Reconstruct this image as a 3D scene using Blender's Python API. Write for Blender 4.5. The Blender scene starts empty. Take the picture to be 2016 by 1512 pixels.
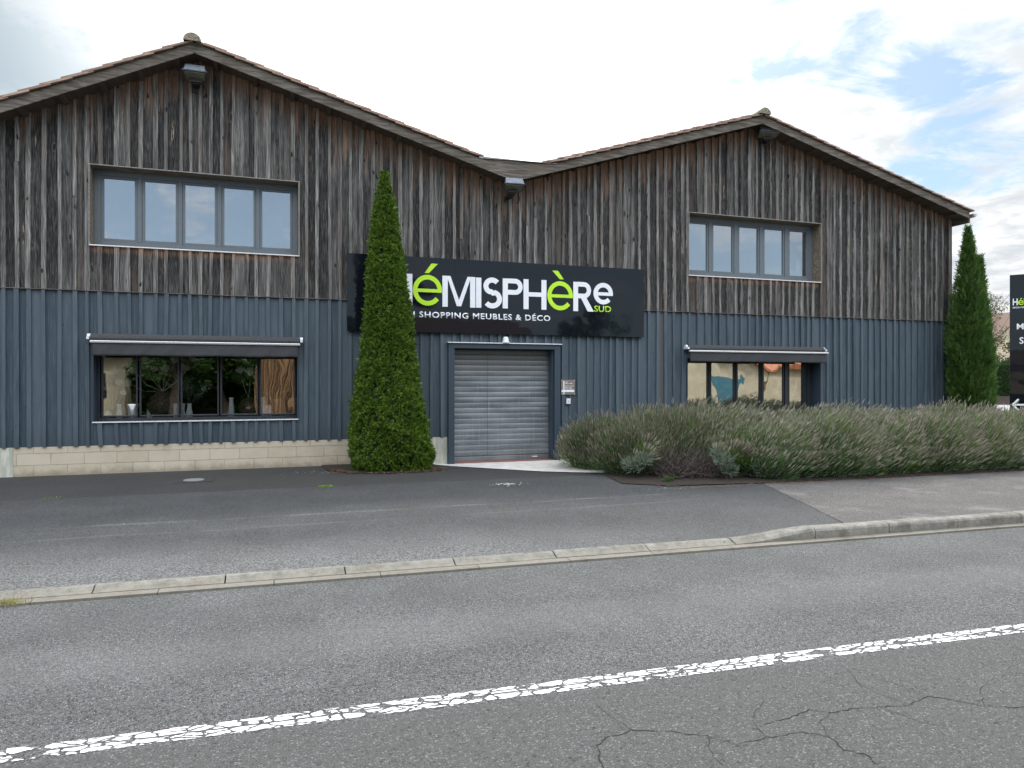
import bpy, bmesh, math, random
from mathutils import Vector, Matrix
random.seed(7)
R = math.radians
SC = bpy.context.scene
COL = SC.collection

# ------------------------------------------------------------------ camera
YAW = R(18.468)                      # camera turned to the right of the facade normal
cs, sn = math.cos(YAW), math.sin(YAW)
cam_d = bpy.data.cameras.new('camera'); cam = bpy.data.objects.new('camera', cam_d); COL.objects.link(cam)
cam.location = (0, 0, 1.6); cam.rotation_euler = (R(90), 0, -YAW)
cam_d.sensor_width = 36; cam_d.lens = 25.0; cam_d.clip_end = 3000; cam_d.clip_start = 0.05
cam_d.shift_y = 4.0/2016*-1
SC.camera = cam
SC.view_settings.view_transform = 'Standard'; SC.view_settings.look = 'None'
SC.view_settings.exposure = 0.72; SC.view_settings.gamma = 1

SUN_EL, SUN_AZ = R(50), R(36)        # azimuth clockwise from +Y: the sun stands behind the store
# ------------------------------------------------------------------ node helper
class NB:
    def __init__(s, nt): s.nt = nt; s.nt.nodes.clear()
    def n(s, typ, ins=None, **props):
        nd = s.nt.nodes.new(typ)
        for k, v in props.items(): setattr(nd, k, v)
        for k, v in (ins or {}).items():
            if isinstance(v, bpy.types.NodeSocket): s.nt.links.new(v, nd.inputs[k])
            else:
                if isinstance(v, (tuple, list)) and len(v) == 3 and nd.inputs[k].type == 'RGBA': v = (*v, 1)
                nd.inputs[k].default_value = v
        return nd
    def m(s, op, a, b=0.0, c=None, clamp=False):
        nd = s.n('ShaderNodeMath', {0: a, 1: b}, operation=op, use_clamp=clamp)
        if c is not None:
            if isinstance(c, bpy.types.NodeSocket): s.nt.links.new(c, nd.inputs[2])
            else: nd.inputs[2].default_value = c
        return nd.outputs[0]
    def vm(s, op, a, b=(0, 0, 0), out=0):
        return s.n('ShaderNodeVectorMath', {0: a, 1: b}, operation=op).outputs[out]
    def mix(s, f, a, b, mode='MIX'):
        nd = s.n('ShaderNodeMix', data_type='RGBA', blend_type=mode, clamp_factor=True)
        for i, v in ((0, f), (6, a), (7, b)):
            if isinstance(v, bpy.types.NodeSocket): s.nt.links.new(v, nd.inputs[i])
            else: nd.inputs[i].default_value = (*v, 1) if isinstance(v, (tuple, list)) else v
        return nd.outputs[2]
    def noise(s, vec, scale=1, detail=4, rough=.55, dist=0, out=0):
        return s.n('ShaderNodeTexNoise', {'Vector': vec, 'Scale': scale, 'Detail': detail, 'Roughness': rough, 'Distortion': dist}).outputs[out]
    def vor(s, vec, scale=1, feature='F1', out=0, rnd=1.0):
        return s.n('ShaderNodeTexVoronoi', {'Vector': vec, 'Scale': scale, 'Randomness': rnd}, feature=feature).outputs[out]
    def ss(s, v, a, b, lo=0.0, hi=1.0, kind='SMOOTHSTEP'):
        return s.n('ShaderNodeMapRange', {0: v, 1: a, 2: b, 3: lo, 4: hi}, interpolation_type=kind).outputs[0]
    def pos(s): return s.n('ShaderNodeNewGeometry').outputs['Position']
    def obj(s): return s.n('ShaderNodeTexCoord').outputs['Object']
    def attr(s, name, out='Fac'): return s.n('ShaderNodeAttribute', attribute_name=name).outputs[out]
    def xyz(s, v): o = s.n('ShaderNodeSeparateXYZ', {0: v}).outputs; return o[0], o[1], o[2]
    def comb(s, x, y, z): return s.n('ShaderNodeCombineXYZ', {0: x, 1: y, 2: z}).outputs[0]
    def bump(s, h, strength=.5, dist=.01): return s.n('ShaderNodeBump', {'Height': h, 'Strength': strength, 'Distance': dist}).outputs[0]
    def rgb(s, c): return s.n('ShaderNodeRGB').outputs[0] if c is None else c
    def out(s, sh): s.n('ShaderNodeOutputMaterial', {'Surface': sh})
    def pbr(s, col, rough=.7, normal=None, metal=0.0, **kw):
        ins = {'Base Color': col, 'Roughness': rough, 'Metallic': metal}
        if normal is not None: ins['Normal'] = normal
        ins.update({k.replace('_', ' '): v for k, v in kw.items()})
        b = s.n('ShaderNodeBsdfPrincipled', ins).outputs[0]
        s.out(b); return b

def M(name, fn):
    m = bpy.data.materials.new(name); m.use_nodes = True; b = NB(m.node_tree); fn(b); return m

# ------------------------------------------------------------------ world
w = bpy.data.worlds.new('World'); SC.world = w; w.use_nodes = True
b = NB(w.node_tree)
sky = b.n('ShaderNodeTexSky', sky_type='NISHITA', sun_disc=False, sun_elevation=SUN_EL, sun_rotation=SUN_AZ,
          altitude=50, air_density=1.0, dust_density=1.2, ozone_density=1.6).outputs[0]
d = b.n('ShaderNodeTexCoord').outputs['Generated']
dx, dy, dz = b.xyz(d)
den = b.m('ADD', b.m('MAXIMUM', dz, 0.0), 0.16)
cp = b.comb(b.m('DIVIDE', dx, den), b.m('DIVIDE', dy, den), 0.0)
n1 = b.m('ADD', b.m('MULTIPLY', b.noise(b.vm('ADD', cp, (3.1, .4, 0)), 3.1, 9, .62, .35), .75), b.m('MULTIPLY', b.noise(cp, 1.2, 3, .5), .25))
n2 = b.noise(b.vm('ADD', cp, (7.3, 2.1, 4.0)), 4.2, 7, .62, .2)
def cdir(px, py):
    a = (px-1008)/1400; e = (752-py)/1400
    v = Vector((sn+a*cs, cs-a*sn, e)); v.normalize(); return tuple(v)
def blob(px, py, r0, r1, dirv=None):
    dt = b.vm('DOT_PRODUCT', d, dirv or cdir(px, py), out=1)
    return b.ss(dt, math.cos(R(r1)), math.cos(R(r0)))
cover = b.m('ADD', b.ss(dy, -.25, .55, -.055, .155), b.m('MULTIPLY', b.m('SUBTRACT', n2, .5), .12))
cover = b.m('SUBTRACT', cover, b.m('MULTIPLY', blob(1985, 255, 1, 9), .15))
cover = b.m('SUBTRACT', cover, b.m('MULTIPLY', blob(1500, 60, 1, 8), .13))
cover = b.m('SUBTRACT', cover, b.m('MULTIPLY', blob(1800, 150, 1, 8), .09))
cover = b.m('ADD', cover, b.m('MULTIPLY', blob(860, 130, 6, 26), .3))
mask = b.ss(b.m('ADD', n1, cover), .44, .585)
thick = b.ss(b.m('ADD', n2, b.m('MULTIPLY', b.m('SUBTRACT', n1, .5), .8)), .38, .68)
grey = b.mix(thick, (1.08, 1.08, 1.08), (.70, .745, .79))
grey = b.mix(b.m('MULTIPLY', blob(110, 70, 3, 17), b.ss(b.m('ADD', n1, n2), .8, 1.05, .6, 1)), grey, (.62, .73, .79))
glow = blob(880, 60, 2, 30)
cloud = b.mix(b.m('MULTIPLY', glow, .93), grey, (1.9, 1.88, 1.82))
wide = blob(0, 0, 4, 60, (math.sin(SUN_AZ)*math.cos(SUN_EL), math.cos(SUN_AZ)*math.cos(SUN_EL), math.sin(SUN_EL)))
cloud = b.mix(1.0, cloud, b.mix(wide, (.78, .80, .84), (1.35, 1.33, 1.28)), 'MULTIPLY')
skyc = b.vm('MULTIPLY', sky, (.066, .073, .074))
skyc = b.vm('ADD', skyc, b.mix(glow, (0.02, .03, .04), (.2, .2, .2)))
final = b.mix(mask, skyc, b.vm('MULTIPLY', cloud, (.60, .60, .60)))
# unseen sky overhead and behind the viewer, brightened to fill the shaded facade
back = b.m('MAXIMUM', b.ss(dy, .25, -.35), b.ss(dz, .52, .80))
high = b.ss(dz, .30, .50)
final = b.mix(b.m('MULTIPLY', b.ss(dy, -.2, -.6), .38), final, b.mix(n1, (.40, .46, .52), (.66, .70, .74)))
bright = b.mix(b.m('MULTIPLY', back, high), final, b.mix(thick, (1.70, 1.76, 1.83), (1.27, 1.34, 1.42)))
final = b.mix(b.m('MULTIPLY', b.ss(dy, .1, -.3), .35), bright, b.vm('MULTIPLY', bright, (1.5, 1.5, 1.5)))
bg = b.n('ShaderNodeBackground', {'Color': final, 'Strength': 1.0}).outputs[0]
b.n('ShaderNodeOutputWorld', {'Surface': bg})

sd = bpy.data.lights.new('sun', 'SUN'); sd.energy = 1.5; sd.angle = R(7); sd.color = (1, .94, .85)
so = bpy.data.objects.new('sun', sd); COL.objects.link(so)
so.rotation_euler = Vector((math.sin(SUN_AZ)*math.cos(SUN_EL), math.cos(SUN_AZ)*math.cos(SUN_EL), math.sin(SUN_EL))).to_track_quat('Z', 'Y').to_euler()
so.location = (10, 20, 30)

# ------------------------------------------------------------------ mesh helper
class MB:
    def __init__(s): s.v = []; s.f = []; s.a = []; s.mi = []; s.smooth = False; s.tag_ = (0.0, 0.0, 0.0); s.mat_i = 0
    def set(s, rnd=0.0, eave=0.0, rw=0.0): s.tag_ = (rnd, eave, rw); return s
    def face(s, ids): s.f.append(tuple(ids)); s.a.append(s.tag_); s.mi.append(s.mat_i)
    def poly(s, pts):
        n = len(s.v); s.v.extend(tuple(p) for p in pts); s.face(range(n, n+len(pts)))
    def hexa(s, p):                       # 8 points: bottom 4 ccw from above, top 4 ccw
        n = len(s.v); s.v.extend(tuple(q) for q in p)
        for q in ((3, 2, 1, 0), (4, 5, 6, 7), (0, 1, 5, 4), (1, 2, 6, 5), (2, 3, 7, 6), (3, 0, 4, 7)): s.face([n+i for i in q])
    def box(s, x0, x1, y0, y1, z0, z1, ztl=None, ztr=None):
        a = z1 if ztl is None else ztl; c = z1 if ztr is None else ztr
        s.hexa([(x0, y0, z0), (x1, y0, z0), (x1, y1, z0), (x0, y1, z0), (x0, y0, a), (x1, y0, c), (x1, y1, c), (x0, y1, a)])
    def prism_xz(s, pts, y0, y1):         # polygon (x,z), ccw seen from -Y; y0 front
        n = len(pts); k = len(s.v)
        s.v.extend((x, y0, z) for x, z in pts); s.v.extend((x, y1, z) for x, z in pts)
        s.face([k+i for i in range(n)]); s.face([k+n+i for i in reversed(range(n))])
        for i in range(n):
            j = (i+1) % n; s.face([k+j, k+i, k+n+i, k+n+j])
    def tube(s, pts, rad, seg=8, cap=True):
        pts = [Vector(p) for p in pts]; rads = rad if isinstance(rad, (list, tuple)) else [rad]*len(pts)
        base = len(s.v)
        for i, p in enumerate(pts):
            t = (pts[min(i+1, len(pts)-1)]-pts[max(i-1, 0)]).normalized()
            u = t.orthogonal().normalized() if abs(t.z) > .95 else t.cross(Vector((0, 0, 1))).normalized()
            v = t.cross(u)
            for k in range(seg):
                an = 2*math.pi*k/seg; s.v.append(tuple(p+(u*math.cos(an)+v*math.sin(an))*rads[i]))
        for i in range(len(pts)-1):
            for k in range(seg):
                k2 = (k+1) % seg; a = base+i*seg; c = a+seg
                s.face([a+k, a+k2, c+k2, c+k])
        if cap:
            s.face([base+k for k in reversed(range(seg))]); s.face([base+(len(pts)-1)*seg+k for k in range(seg)])
    def lathe(s, prof, c=(0, 0, 0), seg=20):
        base = len(s.v)
        for r, z in prof:
            for k in range(seg):
                an = 2*math.pi*k/seg; s.v.append((c[0]+r*math.cos(an), c[1]+r*math.sin(an), c[2]+z))
        for i in range(len(prof)-1):
            for k in range(seg):
                k2 = (k+1) % seg; a = base+i*seg; s.face([a+k, a+k2, a+seg+k2, a+seg+k])
        s.face([base+k for k in reversed(range(seg))]); s.face([base+(len(prof)-1)*seg+k for k in range(seg)])
    def build(s, name, mat, parent=None, smooth=False, bevel=0.0, recalc=False):
        me = bpy.data.meshes.new(name); me.from_pydata(s.v, [], s.f)
        for m in (mat if isinstance(mat, (list, tuple)) else [mat]): me.materials.append(m)
        if any(s.mi): me.polygons.foreach_set('material_index', s.mi)
        for i, nm in enumerate(('rnd', 'eave', 'rw')):
            at = me.attributes.new(nm, 'FLOAT', 'FACE'); at.data.foreach_set('value', [q[i] for q in s.a])
        if smooth: me.polygons.foreach_set('use_smooth', [True]*len(me.polygons))
        if recalc:
            bm = bmesh.new(); bm.from_mesh(me); bmesh.ops.recalc_face_normals(bm, faces=bm.faces); bm.to_mesh(me); bm.free()
        me.update()
        o = bpy.data.objects.new(name, me); COL.objects.link(o)
        if parent is not None: o.parent = parent; o.matrix_parent_inverse = Matrix.Translation(-Vector(parent.location)) if parent.rotation_euler[2] == 0 else Matrix.Identity(4)
        if bevel:
            bv = o.modifiers.new('bevel', 'BEVEL'); bv.width = bevel; bv.segments = 2; bv.limit_method = 'ANGLE'
        return o
def tag(o, label=None, cat=None, group=None, kind=None):
    if label: o['label'] = label
    if cat: o['category'] = cat
    if group: o['group'] = group
    if kind: o['kind'] = kind
    return o
def empty(name, loc, label, cat, group=None, kind=None):
    o = bpy.data.objects.new(name, None); o.location = loc; o.empty_display_size = .3; COL.objects.link(o)
    return tag(o, label, cat, group, kind)
def copy_tree(o, parent=None):
    c = o.copy(); COL.objects.link(c)
    if parent is not None: c.parent = parent
    for ch in list(o.children): copy_tree(ch, c)
    return c
def U(): return random.random()
def RU(a, c): return random.uniform(a, c)

exec_order = []
# ------------------------------------------------------------------ materials
def f_wood(b):
    p = b.pos(); x, y, z = b.xyz(p)
    rnd = b.attr('rnd'); eave = b.attr('eave'); rw = b.attr('rw')
    v = b.comb(b.m('ADD', x, b.m('MULTIPLY', rnd, 37.0)), b.m('MULTIPLY', rnd, 11.0), z)
    warp = b.noise(b.vm('MULTIPLY', v, (7, 7, 1.6)), 1, 2, .5)
    vg = b.comb(b.m('ADD', b.m('MULTIPLY', b.m('ADD', x, b.m('MULTIPLY', rnd, 37.0)), 55.0), b.m('MULTIPLY', warp, 6.0)), rnd, b.m('MULTIPLY', z, 1.3))
    grain = b.noise(vg, 1, 5, .65)
    fine = b.noise(b.vm('MULTIPLY', v, (260, 1, 5)), 1, 2, .5)
    patch = b.noise(b.vm('MULTIPLY', v, (9, 1, 1.1)), 1, 4, .6)
    # knots
    kv = b.vm('MULTIPLY', b.vm('ADD', v, b.vm('MULTIPLY', b.noise(v, 9, 2, .5, out=1), (.05, 0, .12))), (6.5, 6.5, 2.4))
    kd = b.vor(kv, 1.0); kc = b.vor(kv, 1.0, out=1)
    kcx = b.xyz(kc)[0]
    knot = b.m('MULTIPLY', b.ss(kd, .17, .06), b.m('GREATER_THAN', kcx, .45))
    ring = b.m('MULTIPLY', b.ss(b.m('ABSOLUTE', b.m('SUBTRACT', kd, .2)), .09, .0), b.m('GREATER_THAN', kcx, .62))
    tone = b.m('ADD', b.m('MULTIPLY', rnd, .55), b.m('MULTIPLY', patch, .6))
    base = b.mix(b.ss(tone, .36, .84), (.025, .024, .026), (.35, .335, .32))
    base = b.mix(b.ss(grain, .42, .68), b.mix(.74, base, (.012, .011, .011)), base)
    base = b.mix(b.m('MULTIPLY', b.ss(fine, .5, .72), .40), base, (.36, .35, .33))
    # warm unweathered tone where the eave or a sill keeps the rain off
    dist = b.m('SUBTRACT', eave, z)
    edge = b.m('ADD', rw, b.m('MULTIPLY', b.m('SUBTRACT', patch, .5), b.m('MULTIPLY', rw, 1.9)))
    warm = b.m('MULTIPLY', b.m('DIVIDE', b.m('SUBTRACT', edge, dist), b.m('ADD', rw, .001), clamp=True), b.ss(grain, .25, .6, .35, 1))
    base = b.mix(b.m('MULTIPLY', warm, .8), base, b.mix(grain, (.15, .072, .045), (.54, .32, .21)))
    # brownish cast on some boards
    br = b.m('MULTIPLY', b.m('GREATER_THAN', b.m('FRACT', b.m('MULTIPLY', rnd, 13.0)), .8), b.ss(patch, .4, .62, 0, .5))
    base = b.mix(br, base, (.115, .082, .064))
    # light wash low down where rain splashes
    pale = b.m('MULTIPLY', b.ss(z, 3.75, 3.2), b.ss(grain, .45, .75))
    base = b.mix(b.m('MULTIPLY', pale, .35), base, (.22, .21, .19))
    # blond split streaks
    sv = b.vm('MULTIPLY', v, (11, 1, .9)); sd_ = b.vor(b.vm('ADD', sv, (3.3, 0, 1.7)), 1.0); sc_ = b.xyz(b.vor(b.vm('ADD', sv, (3.3, 0, 1.7)), 1.0, out=1))[1]
    split = b.m('MULTIPLY', b.m('MULTIPLY', b.m('GREATER_THAN', sc_, .93), b.ss(sd_, .26, .2)), b.ss(b.noise(b.vm('MULTIPLY', v, (60, 1, 6)), 1, 3, .6), .5, .56))
    base = b.mix(b.m('MULTIPLY', split, .8), base, (.45, .31, .16))
    base = b.mix(b.m('MULTIPLY', ring, .5), base, (.13, .115, .095))
    base = b.mix(knot, base, (.014, .012, .011))
    h = b.m('ADD', b.m('MULTIPLY', grain, .7), b.m('SUBTRACT', b.m('MULTIPLY', fine, .4), b.m('MULTIPLY', knot, .5)))
    b.pbr(base, b.ss(grain, .3, .7, .9, .72), b.bump(h, .8, .004), Specular_IOR_Level=.25)
WOOD = M('weathered_timber', f_wood)
def f_fascia(b):
    p = b.pos(); v = b.vm('MULTIPLY', p, (2.2, 2.2, 26)); g = b.noise(v, 1, 5, .6, .8)
    q = b.noise(p, 2.2, 4, .6)
    k = b.vor(b.vm('MULTIPLY', p, (2.4, 1, 6)), 1.0)
    base = b.mix(b.ss(g, .35, .68), (.075, .063, .053), (.20, .178, .155))
    base = b.mix(b.ss(q, .45, .7, 0, .5), base, (.10, .072, .052))
    base = b.mix(b.ss(k, .1, .05, 0, .8), base, (.035, .025, .02))
    b.pbr(base, .8, b.bump(g, .6, .004), Specular_IOR_Level=.25)
FASCIA = M('grey_fascia_timber', f_fascia)
def f_soffit(b):
    p = b.pos(); g = b.noise(b.vm('MULTIPLY', p, (14, 1.2, 14)), 1, 4, .6)
    b.pbr(b.mix(g, (.05, .036, .028), (.15, .11, .085)), .85, b.bump(g, .4, .004))
SOFFIT = M('soffit_boards', f_soffit)
def f_blue(b):
    p = b.pos(); x, y, z = b.xyz(p); rnd = b.attr('rnd')
    v = b.comb(b.m('ADD', x, b.m('MULTIPLY', rnd, 37.0)), b.m('MULTIPLY', rnd, 11.0), z)
    g = b.noise(b.vm('MULTIPLY', v, (60, 1, 2.2)), 1, 5, .6)
    saw = b.noise(b.vm('MULTIPLY', v, (14, 1, 90)), 1, 2, .5)
    pt = b.noise(b.vm('MULTIPLY', v, (5, 1, 1.2)), 1, 4, .6)
    kv = b.vm('MULTIPLY', v, (8.5, 8.5, 3.4)); kd = b.vor(kv, 1.0); kc = b.xyz(b.vor(kv, 1.0, out=1))[0]
    knot = b.m('MULTIPLY', b.ss(kd, .12, .06), b.m('GREATER_THAN', kc, .78))
    base = b.mix(b.ss(b.m('ADD', b.m('MULTIPLY', rnd, .5), b.m('MULTIPLY', pt, .7)), .3, .95), (.040, .060, .080), (.082, .110, .134))
    base = b.mix(b.ss(g, .45, .75, 0, .55), base, (.125, .155, .180))
    base = b.mix(b.ss(pt, .62, .8, 0, .5), base, (.05, .062, .075))
    base = b.mix(b.m('MULTIPLY', knot, .7), base, (.02, .028, .036))
    lowd = b.m('MULTIPLY', b.ss(z, .95, .5), b.ss(g, .4, .7, .2, .6))
    base = b.mix(lowd, base, (.035, .048, .062))
    worn = b.m('GREATER_THAN', b.attr('rw'), .5)
    base = b.mix(b.m('MULTIPLY', worn, b.ss(g, .3, .6, .4, .95)), base, b.mix(saw, (.075, .068, .066), (.13, .115, .105)))
    h = b.m('ADD', g, b.m('MULTIPLY', saw, .5))
    b.pbr(base, b.ss(g, .3, .7, .5, .7), b.bump(h, .55, .003), Specular_IOR_Level=.35)
BLUE = M('blue_grey_stained_timber', f_blue)
def f_trim(b):
    p = b.pos(); g = b.noise(p, 30, 3, .5)
    b.pbr(b.mix(g, (.030, .047, .068), (.040, .060, .084)), .42, b.bump(g, .08, .002))
TRIM = M('dark_blue_metal', f_trim)
def f_winframe(b):
    p = b.pos(); g = b.noise(b.vm('MULTIPLY', p, (20, 20, 20)), 1, 4, .6)
    b.pbr(b.mix(g, (.095, .115, .135), (.145, .168, .19)), .5, b.bump(g, .15, .002))
WFRAME = M('grey_blue_window_paint', f_winframe)
def f_reveal(b):
    p = b.pos(); g = b.noise(b.vm('MULTIPLY', p, (4, 25, 25)), 1, 5, .6)
    b.pbr(b.mix(b.ss(g, .3, .7), (.10, .075, .055), (.26, .22, .17)), .8, b.bump(g, .3, .003))
REVEAL = M('bare_timber_lining', f_reveal)
def simple(name, c0, c1, rough=.6, scale=12, metal=0.0, bump=.15, bd=.003, **kw):
    def f(b):
        g = b.noise(b.pos(), scale, 5, .6); b.pbr(b.mix(b.ss(g, .3, .7), c0, c1), rough, b.bump(g, bump, bd), metal, **kw)
    return M(name, f)
DKTIM = simple('dark_window_aluminium', (.018, .022, .028), (.03, .036, .044), .45, 20)
WHITEMET = simple('white_lacquered_metal', (.62, .63, .64), (.75, .76, .77), .35, 25)
FLASH = simple('grey_flashing', (.32, .33, .34), (.45, .46, .47), .4, 18, .3)
TRIMST = simple('dull_zinc_strip', (.16, .15, .14), (.30, .28, .26), .5, 30)
LIDMET = simple('dull_iron_lid', (.16, .165, .17), (.27, .275, .28), .6, 30)
CHROME = simple('brushed_aluminium_bar', (.60, .62, .64), (.78, .80, .82), .28, 40, .85)
FABRIC = simple('charcoal_awning_fabric', (.040, .041, .045), (.062, .063, .068), .9, 60, bump=.3)
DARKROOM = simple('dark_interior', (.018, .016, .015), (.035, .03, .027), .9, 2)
ROOMFLOOR = simple('shop_floor', (.05, .042, .034), (.09, .075, .06), .5, 2)
ROOMWOOD = simple('shop_shelf_wood', (.10, .06, .035), (.17, .10, .06), .6, 4)
CERAMIC = simple('white_ceramic', (.84, .85, .84), (.9, .9, .9), .35, 20)
PALM = simple('bleached_palm', (.50, .47, .40), (.70, .67, .60), .8, 30)
DARKPOT = simple('brown_pot', (.07, .045, .03), (.12, .08, .055), .5, 14)
FIGMET = simple('figurine_metal', (.10, .095, .09), (.20, .19, .18), .5, 20)
LAMPMET = simple('floodlight_housing', (.060, .065, .075), (.10, .108, .12), .4, 30, .3)
LAMPTOP = simple('pale_housing_top', (.15, .18, .225), (.25, .29, .35), .5, 20)  # cooling fins, paler and bluer than the housing
LAMPGLS = simple('floodlight_glass', (.16, .16, .12), (.24, .24, .18), .15, 10)
BLACKP = simple('black_plastic', (.012, .012, .013), (.02, .02, .022), .5, 20)
def f_blocks(b):
    p = b.pos(); x, y, z = b.xyz(p)
    br = b.n('ShaderNodeTexBrick', {'Vector': b.comb(b.m('ADD', x, .11), b.m('ADD', z, .025), 0.0), 'Color1': (.46, .40, .30), 'Color2': (.53, .47, .37), 'Mortar': (.33, .28, .21),
             'Scale': 1.0, 'Mortar Size': .006, 'Mortar Smooth': .3, 'Bias': 0.0, 'Brick Width': .505, 'Row Height': .2}, offset=.5)
    g = b.noise(p, 5, 6, .65); f = b.noise(p, 90, 3, .6)
    col = b.mix(b.ss(g, .35, .7, 0, .5), br.outputs[0], (.56, .50, .41))
    dirt = b.m('MULTIPLY', b.ss(b.m('ADD', z, b.m('MULTIPLY', b.m('SUBTRACT', g, .5), .25)), .15, -.03), .6)
    col = b.mix(dirt, col, (.17, .14, .10))
    gr = b.noise(b.vm('MULTIPLY', p, (3.5, 1, 1.5)), 1, 4, .6)
    col = b.mix(b.m('MULTIPLY', b.ss(gr, .60, .72), b.ss(z, .25, .5, .1, .5)), col, (.30, .33, .25))
    col = b.mix(b.ss(f, .6, .8, 0, .3), col, (.22, .19, .15))
    h = b.m('SUBTRACT', b.m('MULTIPLY', f, .4), br.outputs[1])
    b.pbr(col, .9, b.bump(h, .8, .008), Specular_IOR_Level=.2)
BLOCKS = M('concrete_blocks', f_blocks)
def f_post(b):
    p = b.pos(); g = b.noise(b.vm('MULTIPLY', p, (9, 9, 2)), 1, 5, .65)
    b.pbr(b.mix(b.ss(g, .35, .7), (.36, .38, .32), (.60, .59, .52)), .9, b.bump(g, .4, .006))
POST = M('streaked_concrete', f_post)
def f_tile(b):
    p = b.pos(); rnd = b.attr('rnd'); g = b.noise(p, 16, 5, .7); f = b.noise(p, 60, 3, .6)
    c = b.mix(rnd, (.27, .165, .13), (.44, .31, .25))
    c = b.mix(b.ss(g, .45, .65, 0, .75), c, (.19, .17, .14))
    c = b.mix(b.ss(f, .6, .75, 0, .5), c, (.38, .36, .28))
    b.pbr(c, .9, b.bump(g, .5, .01))
TILE = M('terracotta_tiles', f_tile)
def f_ridge(b):
    p = b.pos(); g = b.noise(p, 26, 5, .7)
    b.pbr(b.mix(b.ss(g, .4, .62), (.12, .10, .08), (.33, .30, .22)), .95, b.bump(g, .6, .012))
RIDGE = M('lichen_covered_ridge_tile', f_ridge)
def f_shutter(b):
    p = b.pos(); x, y, z = b.xyz(p)
    g = b.noise(b.vm('MULTIPLY', p, (1.2, 1, 6)), 1, 5, .6); s2 = b.noise(b.vm('MULTIPLY', p, (26, 1, 1.5)), 1, 4, .6)
    c = b.mix(b.ss(g, .3, .7), (.135, .155, .168), (.245, .268, .282))
    c = b.mix(b.ss(s2, .5, .75, 0, .45), c, (.30, .325, .34))
    zm = b.m('MULTIPLY', b.ss(z, 1.5, 2.2), b.ss(g, .3, .6, .3, .8)); c = b.mix(zm, c, (.11, .105, .095))
    b.pbr(c, .42, b.bump(s2, .12, .002), .45)
SHUTTER = M('galvanised_shutter', f_shutter)
def f_red(b):
    g = b.noise(b.pos(), 30, 4, .6); b.pbr(b.mix(g, (.16, .06, .05), (.30, .14, .12)), .7)
REDPAINT = M('worn_red_threshold', f_red)
def f_panel(b):
    n = b.noise(b.vm('MULTIPLY', b.pos(), (.9, 1, 1.6)), 1, 2, .5)
    b.pbr((.006, .008, .012), .035, b.bump(n, .25, .02), Specular_IOR_Level=.42)
PANEL = M('glossy_black_panel', f_panel)
LETW = simple('white_vinyl', (.78, .80, .86), (.84, .86, .90), .35, 4, bump=0)
LETG = simple('lime_vinyl', (.47, .80, .02), (.52, .84, .03), .35, 4, bump=0)
def f_plaque(b):
    g = b.noise(b.vm('MULTIPLY', b.pos(), (2, 1, 9)), 1, 3, .5); b.pbr(b.mix(g, (.17, .14, .125), (.27, .23, .21)), .25)
PLAQUE = M('taupe_plaque', f_plaque)
LIME = simple('lime_board', (.16, .42, .02), (.2, .5, .03), .4, 4)

def glass_mat(name, refl, tint, wav, wscale):
    def f(b):
        n = b.noise(b.vm('MULTIPLY', b.pos(), (1.0, 1, .7)), wscale, 2, .4)
        bm = b.bump(n, 1.0, wav)
        fr = b.n('ShaderNodeFresnel', {'IOR': 1.5, 'Normal': bm}).outputs[0]
        fac = b.m('ADD', b.m('MULTIPLY', fr, 1.2), refl, clamp=True)
        gl = b.n('ShaderNodeBsdfGlossy', {'Color': (.93, .97, 1.0), 'Roughness': .005, 'Normal': bm}).outputs[0]
        tr = b.n('ShaderNodeBsdfTransparent', {'Color': tint}).outputs[0]
        b.out(b.n('ShaderNodeMixShader', {0: fac, 1: tr, 2: gl}).outputs[0])
    return M(name, f)
GLASSU = glass_mat('coated_window_glass', .36, (.55, .58, .6), .004, 1.2)
GLASSL = glass_mat('wavy_shop_glass', .19, (.96, .97, .97), .005, 1.3)
GLASSR = glass_mat('wavy_mirroring_glass', .42, (.82, .84, .84), .009, 1.3)

def speckle(b, p, dark, mid, light, s=1.0):
    a = b.noise(p, 125*s, 5, .85); v = b.vor(p, 140*s); vc = b.xyz(b.vor(p, 140*s, out=1))[0]
    big = b.noise(p, 1.1, 6, .6)
    c = b.mix(b.ss(b.m('ADD', b.m('MULTIPLY', a, .6), b.m('MULTIPLY', b.noise(p, 48*s, 4, .8), .4)), .40, .60), dark, mid)
    c = b.mix(b.m('MULTIPLY', b.m('GREATER_THAN', vc, .80), b.ss(v, .52, .2, 0, .8)), c, light)
    v2 = b.vor(p, 72*s); vc2 = b.xyz(b.vor(p, 72*s, out=1))[1]
    c = b.mix(b.m('MULTIPLY', b.m('GREATER_THAN', vc2, .94), b.ss(v2, .34, .18)), c, tuple(min(1, 1.15*q) for q in light))
    c = b.mix(b.m('MULTIPLY', b.m('LESS_THAN', vc2, .16), b.ss(v2, .45, .3)), c, tuple(.45*q for q in dark))
    c = b.mix(1.0, c, b.mix(b.ss(big, .3, .7), (.86, .86, .86), (1.12, 1.12, 1.12)), 'MULTIPLY')
    return c, a, v
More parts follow.
